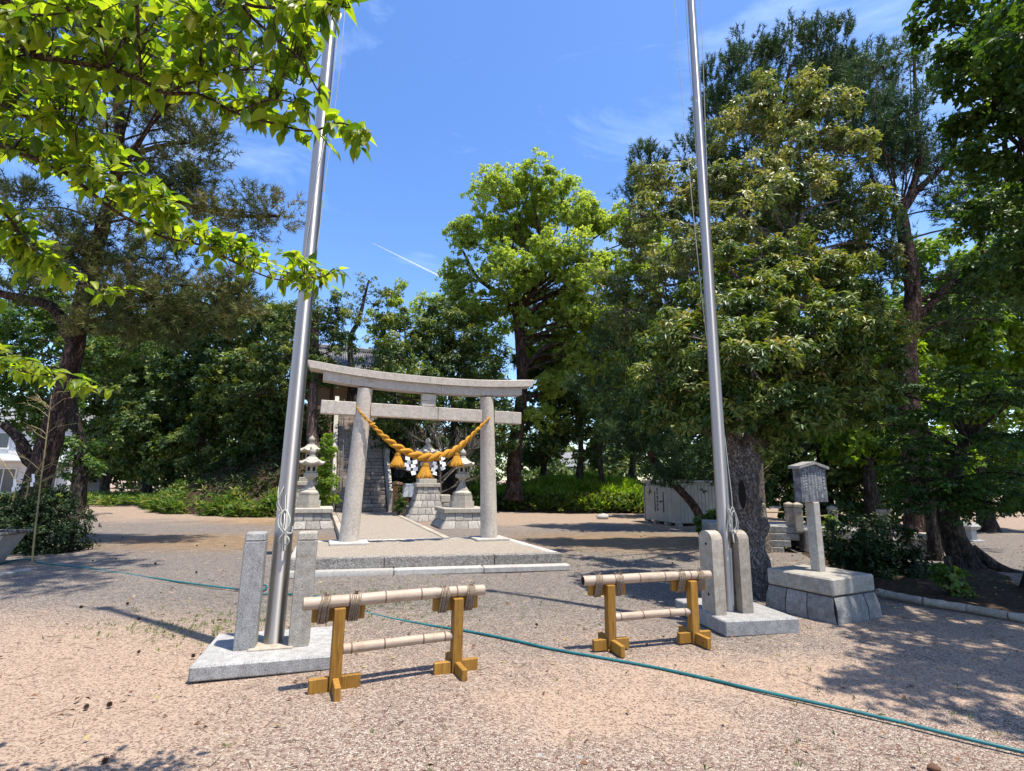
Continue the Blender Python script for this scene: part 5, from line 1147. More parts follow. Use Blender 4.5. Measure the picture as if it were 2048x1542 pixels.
# ------------------------------------------------------------------ bamboo barriers
def barrier(label, c, rz, L):
    """c = middle between the post feet"""
    r = thing('bamboo_barrier', label, 'barrier', c, rz, 'bamboo barriers across the entrance')
    h = .60; pw = .085
    for s in (-1, 1):
        x = s * L / 2
        mb = MB(); mb.box((x, 0, h / 2), (pw, pw, h), bev=.004); mb.build('post', M['timber'], r, 0)
        mb = MB(); mb.box((x, pw / 2 + .023, h - .055), (.40, .045, .105), bev=.004); mb.build('crossbar', M['timber'], r, 0)
        for a, b2, ya, yb in ((x - .19, x - pw / 2 - .002, 0, 0), (x + pw / 2 + .002, x + .19, 0, 0)):
            mb = MB(); mb.box(((a + b2) / 2, 0, .055), (b2 - a, .045, .1), bev=.004); mb.build('foot', M['timber'], r, 0)
        for a, b2 in ((-.24, -pw / 2 - .002), (pw / 2 + .002, .24)):
            mb = MB(); mb.box((x, (a + b2) / 2, .055), (.045, b2 - a, .1), bev=.004); mb.build('foot', M['timber'], r, 0)
        for q in (-.115, .115):                       # lashings round rail and crossbar
            mb = MB(); rr_ = random.Random(int(1000 * (x + q)) + 3); lx = x + q
            for k in range(5):
                ox = lx + (k - 2) * .0145 + rr_.uniform(-.004, .004); ring = []
                for e in range(21):
                    a = 2 * math.pi * e / 20; sy, sz = math.cos(a), math.sin(a)
                    yy = .035 + sy * .056 * (1 if sz > 0 else .75); zz = (h + .022) + (sz * .062 if sz > 0 else sz * .135)
                    ring.append((ox + .010 * sz + rr_.uniform(-.002, .002), yy, zz))
                mb.tube(ring, .0078, 6)
            for k in range(4):
                d_ = Vector((rr_.uniform(-.04, .04), rr_.uniform(-.03, .02), rr_.uniform(.02, .05))); p0 = Vector((lx + rr_.uniform(-.02, .02), .03, h + .086))
                mb.tube([p0, p0 + d_ * .6, p0 + d_ + Vector((rr_.uniform(-.02, .02), 0, -.01))], [.007, .005, .003], 5)
            mb.build('lashing', M['lash'], r, 60)
    def bamboo(name, x0, x1, y, z, rad, nodes):
        mb = MB(); n = 30; pts = []; rads = []
        for i in range(n + 1):
            x = x0 + (x1 - x0) * i / n; f = (x - x0) / (x1 - x0); pts.append((x, y + .004 * math.sin(x * 5), z + .004 * math.sin(x * 3 + 1))); rads.append(rad * (1.04 - .1 * f))
        mb.tube(pts, rads, 24, cap=False); mb.add(*ring_cap((x0, y + .004 * math.sin(x0 * 5), z + .004 * math.sin(x0 * 3 + 1)), rad * 1.04, -1)); mb.add(*ring_cap((x1, y + .004 * math.sin(x1 * 5), z + .004 * math.sin(x1 * 3 + 1)), rad * .94, 1))
        o_ = mb.build(name, M['bamboo'], r, 50)
        for f in nodes:
            x = x0 + (x1 - x0) * f; mb = MB(); rd = rad * (1.04 - .1 * f)
            mb.tube([(x - .006, y + .004 * math.sin(x * 5), z + .004 * math.sin(x * 3 + 1)), (x - .001, y + .004 * math.sin(x * 5), z + .004 * math.sin(x * 3 + 1))], [rd + .0005, rd + .003], 24, cap=False)
            mb.tube([(x + .001, y + .004 * math.sin(x * 5), z + .004 * math.sin(x * 3 + 1)), (x + .006, y + .004 * math.sin(x * 5), z + .004 * math.sin(x * 3 + 1))], [rd + .0025, rd + .0004], 24, cap=False)
            mb.build('node_ring', M['node_ring'], o_, 0)
        for sgn, x in ((-1, x0), (1, x1)):
            mb = MB(); rd = rad * (1.04 if sgn < 0 else .94); mb.tube([(x + sgn * .0015, y + .004 * math.sin(x * 5), z + .004 * math.sin(x * 3 + 1)), (x - sgn * .03, y + .004 * math.sin(x * 5), z + .004 * math.sin(x * 3 + 1))], rd * .86, 20)
            mb.build('hollow_end', M['hollow'], o_, 0)
    bamboo('top_rail', -L / 2 - .27, L / 2 + .25, .035, h + .042, .046, (.23, .42, .62, .83))
    bamboo('lower_rail', -L / 2 + .045, L / 2 - .045, 0, .295, .037, (.07, .36, .72, .93))
    return r
def ring_cap(c, rad, sgn):
    n = 24; vs = []
    for k in range(n):
        a = 2 * math.pi * k / n; vs.append((c[0], c[1] + math.cos(a) * rad, c[2] + math.sin(a) * rad))
    for k in range(n):
        a = 2 * math.pi * k / n; vs.append((c[0] + sgn * .001, c[1] + math.cos(a) * rad * .86, c[2] + math.sin(a) * rad * .86))
    return vs, [(k, (k + 1) % n, n + (k + 1) % n, n + k) for k in range(n)]
f1, f2 = G(668, 1382), G(911, 1347); d_ = f2 - f1
barrier('timber and bamboo barrier with frayed lashings in front of the left flagpole', (f1 + f2) / 2, math.atan2(d_.y, d_.x), d_.length)
f1, f2 = G(1222, 1300), G(1389, 1285); d_ = f2 - f1
barrier('timber and bamboo barrier in front of the right flagpole', (f1 + f2) / 2, math.atan2(d_.y, d_.x), d_.length)

# ------------------------------------------------------------------ text helper
def text_mesh(body, size, mat, extrude=.002, spacing=1.0):
    cu = bpy.data.curves.new('lettering', 'FONT'); cu.body = body; cu.size = size; cu.align_x = 'CENTER'; cu.space_line = spacing; cu.extrude = extrude; cu.resolution_u = 2
    ob = bpy.data.objects.new('lettering_source', cu); col.objects.link(ob); bpy.context.view_layer.update()
    me = bpy.data.meshes.new_from_object(ob.evaluated_get(bpy.context.evaluated_depsgraph_get())); bpy.data.objects.remove(ob); me.materials.clear(); me.materials.append(mat); return me
FACE = Matrix.Rotation(math.pi / 2, 4, 'X')        # text plane turned upright, facing -y

# ------------------------------------------------------------------ stone notice board
c0 = G(1676, 1254); sgz = R(27) 
ns_ = thing('stone_notice_board', 'roofed stone notice board on a post above a heavy two tier granite base', 'notice board', c0, sgz)
SB = .92; H1, H2 = .30, .50
cx, cy = -SB / 2 + .40, SB / 2 - .02
cx, cy = .47, .47
Tb = Matrix.Translation((cx, cy, 0)) @ Matrix.Rotation(R(0), 4, 'Z')
masonry_wall(ns_, .91, .83, 0, H1, 1, 3, 1.0, Tb)
for o_ in ns_.children:
    o_.data.materials.clear(); o_.data.materials.append(M['dark_stone'])
mb = MB(); mb.box((0, 0, (H1 + H2) / 2 + .01), (.86, .86, H2 - H1), bev=.018); mb.build('cap_stone', M['granite_warm'], ns_, 30, Tb)
mb = MB(); mb.box((0, 0, (H2 + 1.373) / 2 + .005), (.122, .122, 1.373 - H2 - .01), bev=.006); mb.build('post', M['granite_warm'], ns_, 30, Tb)
mb = MB(); mb.hull([(-.27, -.05, 1.375), (.27, -.05, 1.375), (.27, .05, 1.375), (-.27, .05, 1.375)], [(-.27, -.05, 1.805), (.27, -.05, 1.805), (.27, .05, 1.805), (-.27, .05, 1.805)])
mb.hull([(-.27, -.05, 1.806), (.27, -.05, 1.806), (.27, .05, 1.806), (-.27, .05, 1.806)], [(-.002, -.05, 1.86), (.002, -.05, 1.86), (.002, .05, 1.86), (-.002, .05, 1.86)])
brd = mb.build('board', M['slate'], ns_, 0, Tb)
for sgn in (-1, 1):
    mb = MB(); q = [(0, -.085, 1.865), (0, .085, 1.865), (sgn * .315, .08, 1.80), (sgn * .315, -.08, 1.80)]
    lo, hi = q, [(a, b2, c + .036) for a, b2, c in q]
    if sgn > 0: lo, hi = lo[::-1], hi[::-1]
    mb.hull(lo, hi); mb.build('roof', M['dark_stone'], ns_, 0, Tb)
cols_ = [('神拝の作法', .156, 1.645, .034, 1.3), ('神前に進み姿勢を正します　人々', .110, 1.70, .022, 1.12), ('軽く頭を下げ一揖します', .080, 1.665, .022, 1.12), ('一、祓詞を心の中で静かに奏上する', .032, 1.71, .022, 1.12),
         ('二、深いおじぎを二回くり返します', -.016, 1.71, .022, 1.12), ('三、両手を合わせ二度拍手を打つ', -.064, 1.71, .022, 1.12), ('△二拝く日川木々', -.112, 1.71, .025, 1.5), ('△拝やまへしす', -.150, 1.67, .024, 1.6)]
for body, x, z, size, sp in cols_:
    me = text_mesh('\n'.join(body), size, M['letter'], .0015, sp * 1.0)
    link('lettering', me, brd, Matrix.Translation((x * 1.42, -.0515, z + .075)) @ FACE @ Matrix.Diagonal((1.35, 1, 1, 1)))

# ------------------------------------------------------------------ storage shed
sc_ = G(1356, 1053); sl_ = G(1290, 1043); e = sl_ - sc_; shl = e.length; sa = math.atan2(e.y, e.x)   # local +x runs along the door side, to the far corner
shd = thing('storage_shed', 'cream metal storage shed with lettered sliding doors beside the bank', 'shed', sc_, sa)
# side wall runs along local -y
SHH = 1.62; SD_ = 2.3
mb = MB(); mb.box((shl / 2, -SD_ / 2, .09 + (SHH - .09) / 2), (shl - .06, SD_ - .06, SHH - .12), bev=.004); mb.build('body', M['shedwall'], shd, 0)
mb = MB(); mb.box((shl / 2, -SD_ / 2, SHH + .03), (shl + .14, SD_ + .14, .085), bev=.01); mb.build('roof', M['shedtrim'], shd, 0)
for a, b2 in ((.02, .3), (.315, .62), (.635, shl - .12)):
    mb = MB(); mb.box(((a + b2) / 2, .0, .1 + (SHH - .2) / 2), (b2 - a, .05, SHH - .22), bev=.008); dr = mb.build('door', M['shedwall'], shd, 0)
    if a > .6:
        for xx in (.85, 1.45):
            mb = MB(); mb.box((xx, .03, .85), (.05, .02, .78), bev=.004); mb.build('handle', M['ink'], dr, 0)
        mb = MB(); mb.box((1.02, .03, .86), (.18, .016, .06), bev=.003); mb.build('lock_plate', M['ink'], dr, 0)
        me = text_mesh('\n'.join('防災備蓄倉庫'), .135, M['ink'], .003, 1.15)
        link('lettering', me, dr, Matrix.Translation((1.27, .029, 1.28)) @ Matrix.Rotation(math.pi, 4, 'Z') @ FACE)
for x in (-.01, shl - .07):
    mb = MB(); mb.box((x + .03, .0, SHH / 2 + .03), (.06, .075, SHH - .1), bev=.006); mb.build('corner_post', M['shedtrim'], shd, 0)
nrib = 15
for i in range(nrib):
    y = -.06 - i * (SD_ - .12) / (nrib - 1)
    mb = MB(); mb.box((-.006 + .03, y, .1 + (SHH - .16) / 2), (.03, .085, SHH - .2), bev=.012); mb.build('wall_panel', M['shedwall'], shd, 0)
for (x, y) in ((.08, -.1), (shl * .35, -.1), (shl * .7, -.1), (shl - .1, -.1), (.08, -SD_ * .5), (.08, -SD_ + .15), (shl - .1, -SD_ + .1)):
    mb = MB(); mb.box((x, y, .035), (.2, .2, .12), bev=.01); mb.build('foot_block', M['masonry'], shd, 0)

# ------------------------------------------------------------------ small stone bridge with posts on the right
b = G(1512, 1104); r = thing('stone_bridge', 'low stone bridge with layered slabs and capped posts beside the gnarled oak', 'bridge', b, R(-14))
for i, (xb, h) in enumerate(((.62, .15), (.78, .16), (.98, .16), (1.06, .16))):
    z0 = sum((.15, .16, .16, .16)[:i]) - .02
    mb = MB(); mb.box(((xb - 1.0) / 2, .9 + .0 * i, z0 + h / 2), (xb + 1.0, 1.8 - .04 * i, h - .008), bev=.012); mb.build('slab', M['dark_stone'], r, 30)
mb = MB(); mb.box((1.9, 1.0, .28), (1.55, 1.6, .55), bev=.03); mb.build('abutment', M['dark_stone'], r, 30)
pp = [(1523, 1052, .61), (1581, 1052, .61), (1599, 1063, .5), (1668, 1056, .5)]
pw_ = []
for (px, py, z) in pp:
    w = G(px, py, z); q = r.matrix_world.inverted() if False else None
    x, y = loc_of(b, R(-14), w); pw_.append((x, y, z))
    hh = .44 if px != 1599 else .55
    mb = MB(); mb.box((x, y, z + hh / 2), (.17, .17, hh), bev=.01); mb.build('post', M['concrete'], r, 30)
    mb = MB(); mb.box((x, y, z + hh + .045), (.2, .2, .08), bev=.012); mb.hull([(x - .09, y - .09, z + hh + .086), (x + .09, y - .09, z + hh + .086), (x + .09, y + .09, z + hh + .086), (x - .09, y + .09, z + hh + .086)], [(x - .02, y - .02, z + hh + .125), (x + .02, y - .02, z + hh + .125), (x + .02, y + .02, z + hh + .125), (x - .02, y + .02, z + hh + .125)]); mb.build('post_cap', M['concrete'], r, 30)
for i, j in ((0, 1), (2, 3)):
    a, c = Vector(pw_[i]) + Vector((0, 0, .33)), Vector(pw_[j]) + Vector((0, 0, .33)); mb = MB(); mb.tube([a, a.lerp(c, .5) + Vector((0, 0, -.01)), c], .018, 8); mb.build('rail', M['cane'], r, 50)
# fence posts further right
b = G(1812, 1100); Y = 13.5; b = gbase(1800, Y); r = thing('stone_post_fence', 'row of capped stone posts with a thin rail behind the rounded bush', 'fence', b, R(-6))
for k, x in enumerate((-.5, .25, 1.1)):
    mb = MB(); mb.box((x, 0, .45), (.2, .2, .9), bev=.012); mb.build('post', M['concrete'], r, 30)
    mb = MB(); mb.box((x, 0, .94), (.24, .24, .08), bev=.014); mb.build('post_cap', M['concrete'], r, 30)
mb = MB(); mb.tube([(-1.2, 0.0, .62), (.3, .0, .6), (1.2, 0, .62)], .02, 8); mb.build('rail', M['cane'], r, 50)
b = G(1852, 1118); r = thing('stone_pedestal', 'squat stone pedestal with a flat cap in the shade left of the maple trunk', 'pedestal', b, R(-8))
mb = MB(); mb.box((0, .2, .2), (.55, .5, .4), bev=.02); mb.build('body', M['concrete'], r, 30); mb = MB(); mb.box((0, .2, .47), (.72, .64, .13), bev=.02); mb.build('cap', M['concrete'], r, 30)
b = G(1944, 1083); r = thing('small_stone_lamp', 'small white stone lamp standing on sunlit ground behind the maple', 'lamp', b, R(10))
mb = MB(); mb.box((0, 0, .03), (.42, .4, .06), bev=.01); mb.build('base', M['basin'], r, 30); mb = MB(); mb.box((0, 0, .2), (.2, .2, .28), bev=.012); mb.build('stem', M['basin'], r, 30)
mb = MB(); mb.hull([(-.13, -.13, .342), (.13, -.13, .342), (.13, .13, .342), (-.13, .13, .342)], [(-.2, -.2, .44), (.2, -.2, .44), (.2, .2, .44), (-.2, .2, .44)]); mb.hull([(-.2, -.2, .442), (.2, -.2, .442), (.2, .2, .442), (-.2, .2, .442)], [(-.15, -.15, .54), (.15, -.15, .54), (.15, .15, .54), (-.15, .15, .54)]); mb.build('cap', M['basin'], r, 30)

# edging logs and planting bed on the right
E = [(1757, 1184), (1772, 1188), (1848, 1203), (1935, 1217), (2018, 1232), (2120, 1250)]
elab = ['short end piece of pale edging log nearest the stone notice board', 'pale edging log with a dark gap at its left end', 'middle pale edging log in front of the small leafy plant', 'pale edging log curving past the maple bed', 'pale edging log cut off by the right frame edge']
for k in range(5):
    a, c = G(*E[k], .05), G(*E[k + 1], .05); d_ = (c - a); a = a + d_ * .02; mb = MB(); n = 7
    mb.tube([Vector((0, 0, 0)).lerp(d_ * .97, i / n) for i in range(n + 1)], [.052 + .004 * math.sin(i * 2.1 + k) for i in range(n + 1)], 14, jit=.03)
    o_ = mb.build('edging_log', M['concrete'], None, 50); o_.location = a; tag(o_, elab[k], 'log', 'edging logs along the planting bed')
xs = np.linspace(0, 1, 26); ed = [G(*q) for q in E]; V = []; Fc = []
for i, f in enumerate(xs):
    a = Vector((np.interp(f, np.linspace(0, 1, 6), [q.x for q in ed]), np.interp(f, np.linspace(0, 1, 6), [q.y for q in ed]), 0))
    for j, g in enumerate(np.linspace(0, 1, 10)):
        V.append((a.x + g * (1.2 + 1.6 * f), a.y + g * (4.2 - .4 * f), .018 + .10 * math.sin(math.pi * g) * min(1, f * 4) + .02 * math.sin(i * 1.3 + j * 2.1)))
for i in range(25):
    for j in range(9): a = i * 10 + j; Fc.append((a, a + 10, a + 11, a + 1))
tag(link('planting_bed', np_mesh('planting_bed', np.array(V), np.array(Fc), M['soil'], smooth=True)), kind='structure')

# ------------------------------------------------------------------ left edge things
b = G(-22, 1128); r = thing('stone_basin', 'pale tapering stone trough with a flat rim cut by the left frame edge', 'trough', b, R(12))
mb = MB(); mb.hull([(-.3, -.22, 0), (.08, -.22, 0), (.08, .22, 0), (-.3, .22, 0)], [(-.6, -.3, .52), (.32, -.3, .52), (.32, .3, .52), (-.6, .3, .52)]); mb.build('body', M['basin'], r, 0)
mb = MB(); mb.box((-.14, 0, .548), (1.06, .72, .05), bev=.012); mb.build('rim', M['bark_bare'], r, 30)
mb = MB(); mb.tube([(.1, -.1, .585), (.28, -.12, .60), (.4, -.05, .585)], .016, 6); mb.tube([(.2, -.12, .59), (.3, -.1, .66)], .01, 6); mb.build('driftwood', M['bark_bare'], r, 60)
b = G(64, 1128); Yb = b.y; r = thing('bamboo_cane', 'thin upright bamboo cane with bare side twigs in front of the left bush', 'cane', b)
mb = MB(); main = [q - b for q in TP(Yb, (64, 1128), (68, 1080), (75, 1020), (82, 960), (90, 900), (97, 840), (103, 790))]; mb.tube(smooth_path(main, 4), list(np.linspace(.017, .008, 25)), 8); mb.build('stem', M['cane'], r, 50)
rt = random.Random(8)
for k in range(16):
    f = rt.uniform(.42, 1.0); i = f * 5.99; p0 = main[int(i)].lerp(main[min(6, int(i) + 1)], i % 1); s = rt.choice((-1, 1)); l = rt.uniform(.25, .75)
    pts = [p0, p0 + Vector((s * l * .4, rt.uniform(-.1, .1), l * .32)), p0 + Vector((s * l, rt.uniform(-.2, .2), l * .55))]; mb = MB(); mb.tube(pts, [.006, .0045, .003], 5)
    for e in range(4): q = pts[1].lerp(pts[2], rt.random()); mb.tube([q, q + Vector((s * rt.uniform(.03, .15), rt.uniform(-.1, .1), rt.uniform(-.08, .15)))], [.003, .002], 4)
    mb.build('twig', M['cane'], r, 60)
r2 = thing('paper_streamer_cord', 'sagging straw cord with small white paper streamers tied to the bamboo cane', 'cord', b)
cp = [q - b for q in TP(Yb - .03, (88, 918), (78, 938), (66, 954), (50, 964), (38, 963), (29, 958), (18, 940), (-5, 910))]
mb = MB(); mb.tube(smooth_path(cp, 4), .009, 6); mb.build('cord', M['cane'], r2, 60)
for (px, py) in ((30, 958), (67, 948)):
    mb = MB(); c = P(px, py, Yb - .05) - b
    for k in range(3): mb.hull([(c.x - .03 + .02 * (k % 2), c.y - .002, c.z - .075 * k), (c.x + .03 + .02 * (k % 2), c.y - .012, c.z - .075 * k), (c.x + .03 + .02 * (k % 2), c.y - .0, c.z - .075 * k - .08), (c.x - .03 + .02 * (k % 2), c.y + .01, c.z - .075 * k - .08)], [(c.x - .03 + .02 * (k % 2), c.y + .002, c.z - .075 * k), (c.x + .03 + .02 * (k % 2), c.y - .008, c.z - .075 * k), (c.x + .03 + .02 * (k % 2), c.y + .004, c.z - .075 * k - .08), (c.x - .03 + .02 * (k % 2), c.y + .014, c.z - .075 * k - .08)])
    mb.build('paper_streamer', M['paper'], r2, 0)
for (px, py) in ((32, 968), (57, 965)):
    mb = MB(); c = P(px, py, Yb - .04) - b; mb.tube([c, c + Vector((.01, 0, -.15)), c + Vector((0, 0, -.3))], [.008, .011, .012], 6); mb.build('straw_tassel', M['cane'], r2, 60)
a, c = G(-60, 1166, .03), G(58, 1142, .03); mb = MB(); d_ = c - a; mb.box((0, 0, .0), (d_.length, .12, .1), bev=.02); o_ = mb.build('kerb_stone', M['dark_stone'], None, 30); o_.location = (a + c) / 2; o_.rotation_euler = (0, 0, math.atan2(d_.y, d_.x)); tag(o_, 'low grey kerb stone edging the bush bed at the left edge', 'kerb')
b = G(1538, 1100); r = thing('bamboo_cane', 'dry branched bamboo cane standing right of the gnarled oak trunk', 'cane', b); Yb = b.y
main = [q - b for q in TP(Yb, (1522, 1100), (1520, 1040), (1519, 980), (1524, 930), (1530, 890))]; mb = MB(); mb.tube(smooth_path(main, 4), .008, 6)
for k in range(14):
    f = rt.uniform(.45, 1) * 3.99; p0 = main[int(f)].lerp(main[min(4, int(f) + 1)], f % 1); l = rt.uniform(.15, .5); s = rt.choice((-1, 1, 1)); mb.tube([p0, p0 + Vector((s * l * .5, 0, l * .3)), p0 + Vector((s * l, rt.uniform(-.1, .1), l * .7))], [.004, .003, .002], 4)
mb.build('stem', M['cane'], r, 60)

# ------------------------------------------------------------------ hose
hz = .012
hp_ = [G(a, c, hz) for a, c in ((-90, 1142), (-20, 1131), (30, 1120), (62, 1119), (85, 1126), (170, 1135), (300, 1155), (420, 1172), (478, 1178))]
mb = MB(); mb.tube(smooth_path(hp_, 6), .0125, 10)
hp2 = [G(a, c, hz) for a, c in ((478, 1178), (510, 1172), (530, 1170), (533, 1176), (520, 1183), (516, 1188), (560, 1187), (600, 1190), (655, 1196), (700, 1213), (760, 1232), (850, 1249), (950, 1265), (1030, 1281), (1100, 1297), (1200, 1315), (1300, 1333), (1400, 1354), (1500, 1377), (1600, 1399), (1700, 1421), (1800, 1444), (1900, 1469), (2000, 1493), (2110, 1519), (2300, 1570), (2560, 1660), (2900, 1800))]
b = hp2[0]; hose = thing('garden_hose', 'long teal garden hose snaking across the gravel from left to lower right', 'hose', b)
mb.v = [tuple(Vector(q) - b) for q in mb.v]; mb.build('hose_line', M['hosemat'], hose, 60)
mb = MB(); mb.tube([q - b for q in smooth_path(hp2, 6)], .0125, 10); mb.build('hose_line', M['hosemat'], hose, 60)
mb = MB(); mb.tube([Vector((-.05, 0, 0)), Vector((.07, -.01, 0))], .018, 10); mb.build('coupler', M['steel_dark'], hose, 50)

# ------------------------------------------------------------------ rocks, cones, litter
def rock(label, px, py, s, mat, seed):
    rr_ = random.Random(seed); b = G(px, py); mb = MB(); n = 10; prof = [(.3, 0), (.5, .12), (.52, .3), (.4, .48), (.2, .58), (.02, .6)]
    mb.lathe(prof, n); mb.v = [(x * s * rr_.uniform(.8, 1.15) * 1.3, y * s * rr_.uniform(.85, 1.1), z * s * rr_.uniform(.85, 1.1) - .02) for x, y, z in mb.v]
    o_ = mb.build('rock', M[mat], None, 60); o_.location = b; tag(o_, label, 'rock')
rock('pale rounded boulder lying at the foot of the grassy bank', 1206, 1038, .42, 'basin', 1)
rock('reddish brown stone lying on the gravel at the lower right', 1868, 1533, .055, 'dark_wood', 2)
rock('small grey stone on the gravel near the bottom centre', 1160, 1516, .05, 'dark_stone', 3)
rock('larger grey stone on the gravel near the bottom centre left', 1081, 1513, .06, 'masonry', 4)
cm_ = MB(); 
for k in range(40):
    z = .012 + .05 * k / 40; rd = .028 * math.sin(math.pi * (k / 40 * .8 + .15)); a = k * 2.4
    cm_.hull([(math.cos(a) * rd * .4, math.sin(a) * rd * .4, z), (math.cos(a + .5) * rd * .6, math.sin(a + .5) * rd * .6, z), (math.cos(a - .5) * rd * .6, math.sin(a - .5) * rd * .6, z)], [(math.cos(a) * rd * 1.2, math.sin(a) * rd * 1.2, z + .012), (math.cos(a + .3) * rd, math.sin(a + .3) * rd, z + .014), (math.cos(a - .3) * rd, math.sin(a - .3) * rd, z + .014)])
cme = cm_.mesh('pine_cone', M['cone'], 0)
cones = [(188, 1122), (232, 1120), (245, 1076), (396, 1092), (451, 1093), (314, 1128), (393, 1147), (166, 1216), (256, 1210), (280, 1240), (391, 1314), (212, 1414), (178, 1415), (279, 1307), (1074, 1252), (1335, 1118), (1345, 1128), (1380, 1120), (1282, 1075), (1290, 1072), (1534, 1135), (1520, 1140), (1516, 1130), (1553, 1145), (216, 1526), (521, 1165), (520, 1197)]
for k, (px, py) in enumerate(cones):
    o_ = link('pine_cone', cme); o_.location = G(px, py) + Vector((0, 0, -.004)); o_.rotation_euler = (random.uniform(-.9, .9), random.uniform(-.9, .9), random.uniform(0, 6)); s = random.uniform(.5, .72); o_.scale = (s, s, s)
    tag(o_, 'dark brown fallen pine cone lying on the gravel', 'pine cone', 'pine cones scattered on the gravel')
rg = np.random.default_rng(120)
n = 650; xy = np.stack([rg.uniform(-5, 7, n), rg.uniform(1.6, 11, n), np.full(n, .012)], 1)
ex = np.stack([rg.uniform(4, 13, 900), rg.uniform(7, 14, 900), np.full(900, .14)], 1)
V, Fc, T_ = rosettes(np.concatenate([xy, ex]), unit(rg.normal(size=(n + 900, 3)) * .3 + [0, 0, 1]), 1, .055, .026, rg, (75, 95), 0.0)
tag(link('fallen_leaves', np_mesh('fallen_leaves', V, Fc, M['dry_leaf'], T_)), 'dry fallen leaves strewn over the gravel and the planting bed', 'leaves', kind='stuff')
mbt = MB(); r9 = random.Random(77)
for k in range(420):
    y = 1.7 + 8 * r9.random() ** 1.4; x = r9.uniform(-1.1, 1.15) * (y + .4); a = r9.uniform(0, 3.14); l = r9.uniform(.02, .09)
    p0 = Vector((x, y, gz(x, y) + .006)); d9 = Vector((math.cos(a), math.sin(a), r9.uniform(-.03, .06))) * l
    mbt.tube([p0 - d9, p0 + Vector((r9.uniform(-.01, .01), r9.uniform(-.01, .01), .004)), p0 + d9], [.0016, .002, .001], 4, cap=False)
tag(mbt.build('fallen_twigs', M['bark_cherry'], None, 0), 'small dry twigs and needles strewn over the gravel', 'twigs', kind='stuff')
# loose pebbles close to the viewer
n = 40000; yy = 1.55 + 5.6 * rg.uniform(0, 1, n) ** 1.5; xx = rg.uniform(-1.15, 1.2, n) * (yy + .5)
keep = ~((np.abs((xx - lc.x) * math.cos(rz) + (yy - lc.y) * math.sin(rz)) < wL / 2) & (np.abs(-(xx - lc.x) * math.sin(rz) + (yy - lc.y) * math.cos(rz)) < dL / 2))
keep &= ~((np.abs((xx - rc_.x) * math.cos(rz2) + (yy - rc_.y) * math.sin(rz2)) < wR / 2) & (np.abs(-(xx - rc_.x) * math.sin(rz2) + (yy - rc_.y) * math.cos(rz2)) < dR / 2))
dens_m = np.clip(.85 + .5 * np.sin(xx * 1.1 + 2.0) * np.sin(yy * 1.3) - .75 * ((xx < -.7) & (yy < 6)), .12, 1); keep &= rg.uniform(0, 1, n) < dens_m
xx, yy = xx[keep], yy[keep]; n = len(xx); s = rg.uniform(.0028, .0068, (n, 1)) * (1 + .5 * (rg.uniform(0, 1, (n, 1)) > .95))
oct_ = np.array([[1, 0, 0], [0, 1, 0], [-1, 0, 0], [0, -1, 0], [0, 0, .75], [0, 0, -.4]], dtype=float)
an = rg.uniform(0, 6.28, n); ca, sa_ = np.cos(an), np.sin(an)
V = oct_[None] * s[:, :, None] * rg.uniform(.7, 1.3, (n, 6, 1)); Vx = V[:, :, 0] * ca[:, None] - V[:, :, 1] * sa_[:, None]; Vy = V[:, :, 0] * sa_[:, None] + V[:, :, 1] * ca[:, None]
gzv = .012 * np.sin(xx * 1.3 + .5 * yy) + .01 * np.sin(yy * 1.9 - xx * .7)
V = np.stack([Vx + xx[:, None], Vy + yy[:, None], V[:, :, 2] + gzv[:, None] + .001], 2).reshape(-1, 3)
of = np.array([[0, 1, 4], [1, 2, 4], [2, 3, 4], [3, 0, 4], [1, 0, 5], [2, 1, 5], [3, 2, 5], [0, 3, 5]])
Fc = (np.arange(n)[:, None, None] * 6 + of[None]).reshape(-1, 3)
tag(link('loose_gravel', np_mesh('loose_gravel', V, Fc, M['pebble'], np.repeat(rg.uniform(0, 1, n), 6))), 'loose beige and reddish pebbles over the foreground', 'gravel', kind='stuff')

# crow in the camphor
b = P(962, 617, 26.5); r = thing('crow', 'small black crow perched on a bare camphor twig against the leaves', 'bird', b)
mb = MB(); mb.tube([(-.16, 0, -.12), (-.05, 0, 0), (.05, 0, .1), (.1, 0, .2), (.14, 0, .24)], [.02, .09, .08, .055, .02], 10); mb.tube([(.14, 0, .235), (.2, 0, .22)], [.02, .004], 6); mb.build('body', M['crow'], r, 60)
mb = MB(); mb.hull([(-.3, -.04, -.24), (-.3, .04, -.24), (-.1, .04, -.06), (-.1, -.04, -.06)], [(-.28, -.04, -.225), (-.28, .04, -.225), (-.1, .04, -.03), (-.1, -.04, -.03)]); mb.build('tail', M['crow'], r, 0)
# contrail
a, c = P(745, 486, 900), P(960, 592, 900); mb = MB(); d_ = c - a
mb.tube([a - a, d_ * .15, d_ * .5, d_], [.15, .6, 1.3, 2.1], 12); o_ = mb.build('contrail', M['contrail'], None, 60); o_.location = a; tag(o_, 'thin white aircraft trail slanting across the blue sky', 'contrail')

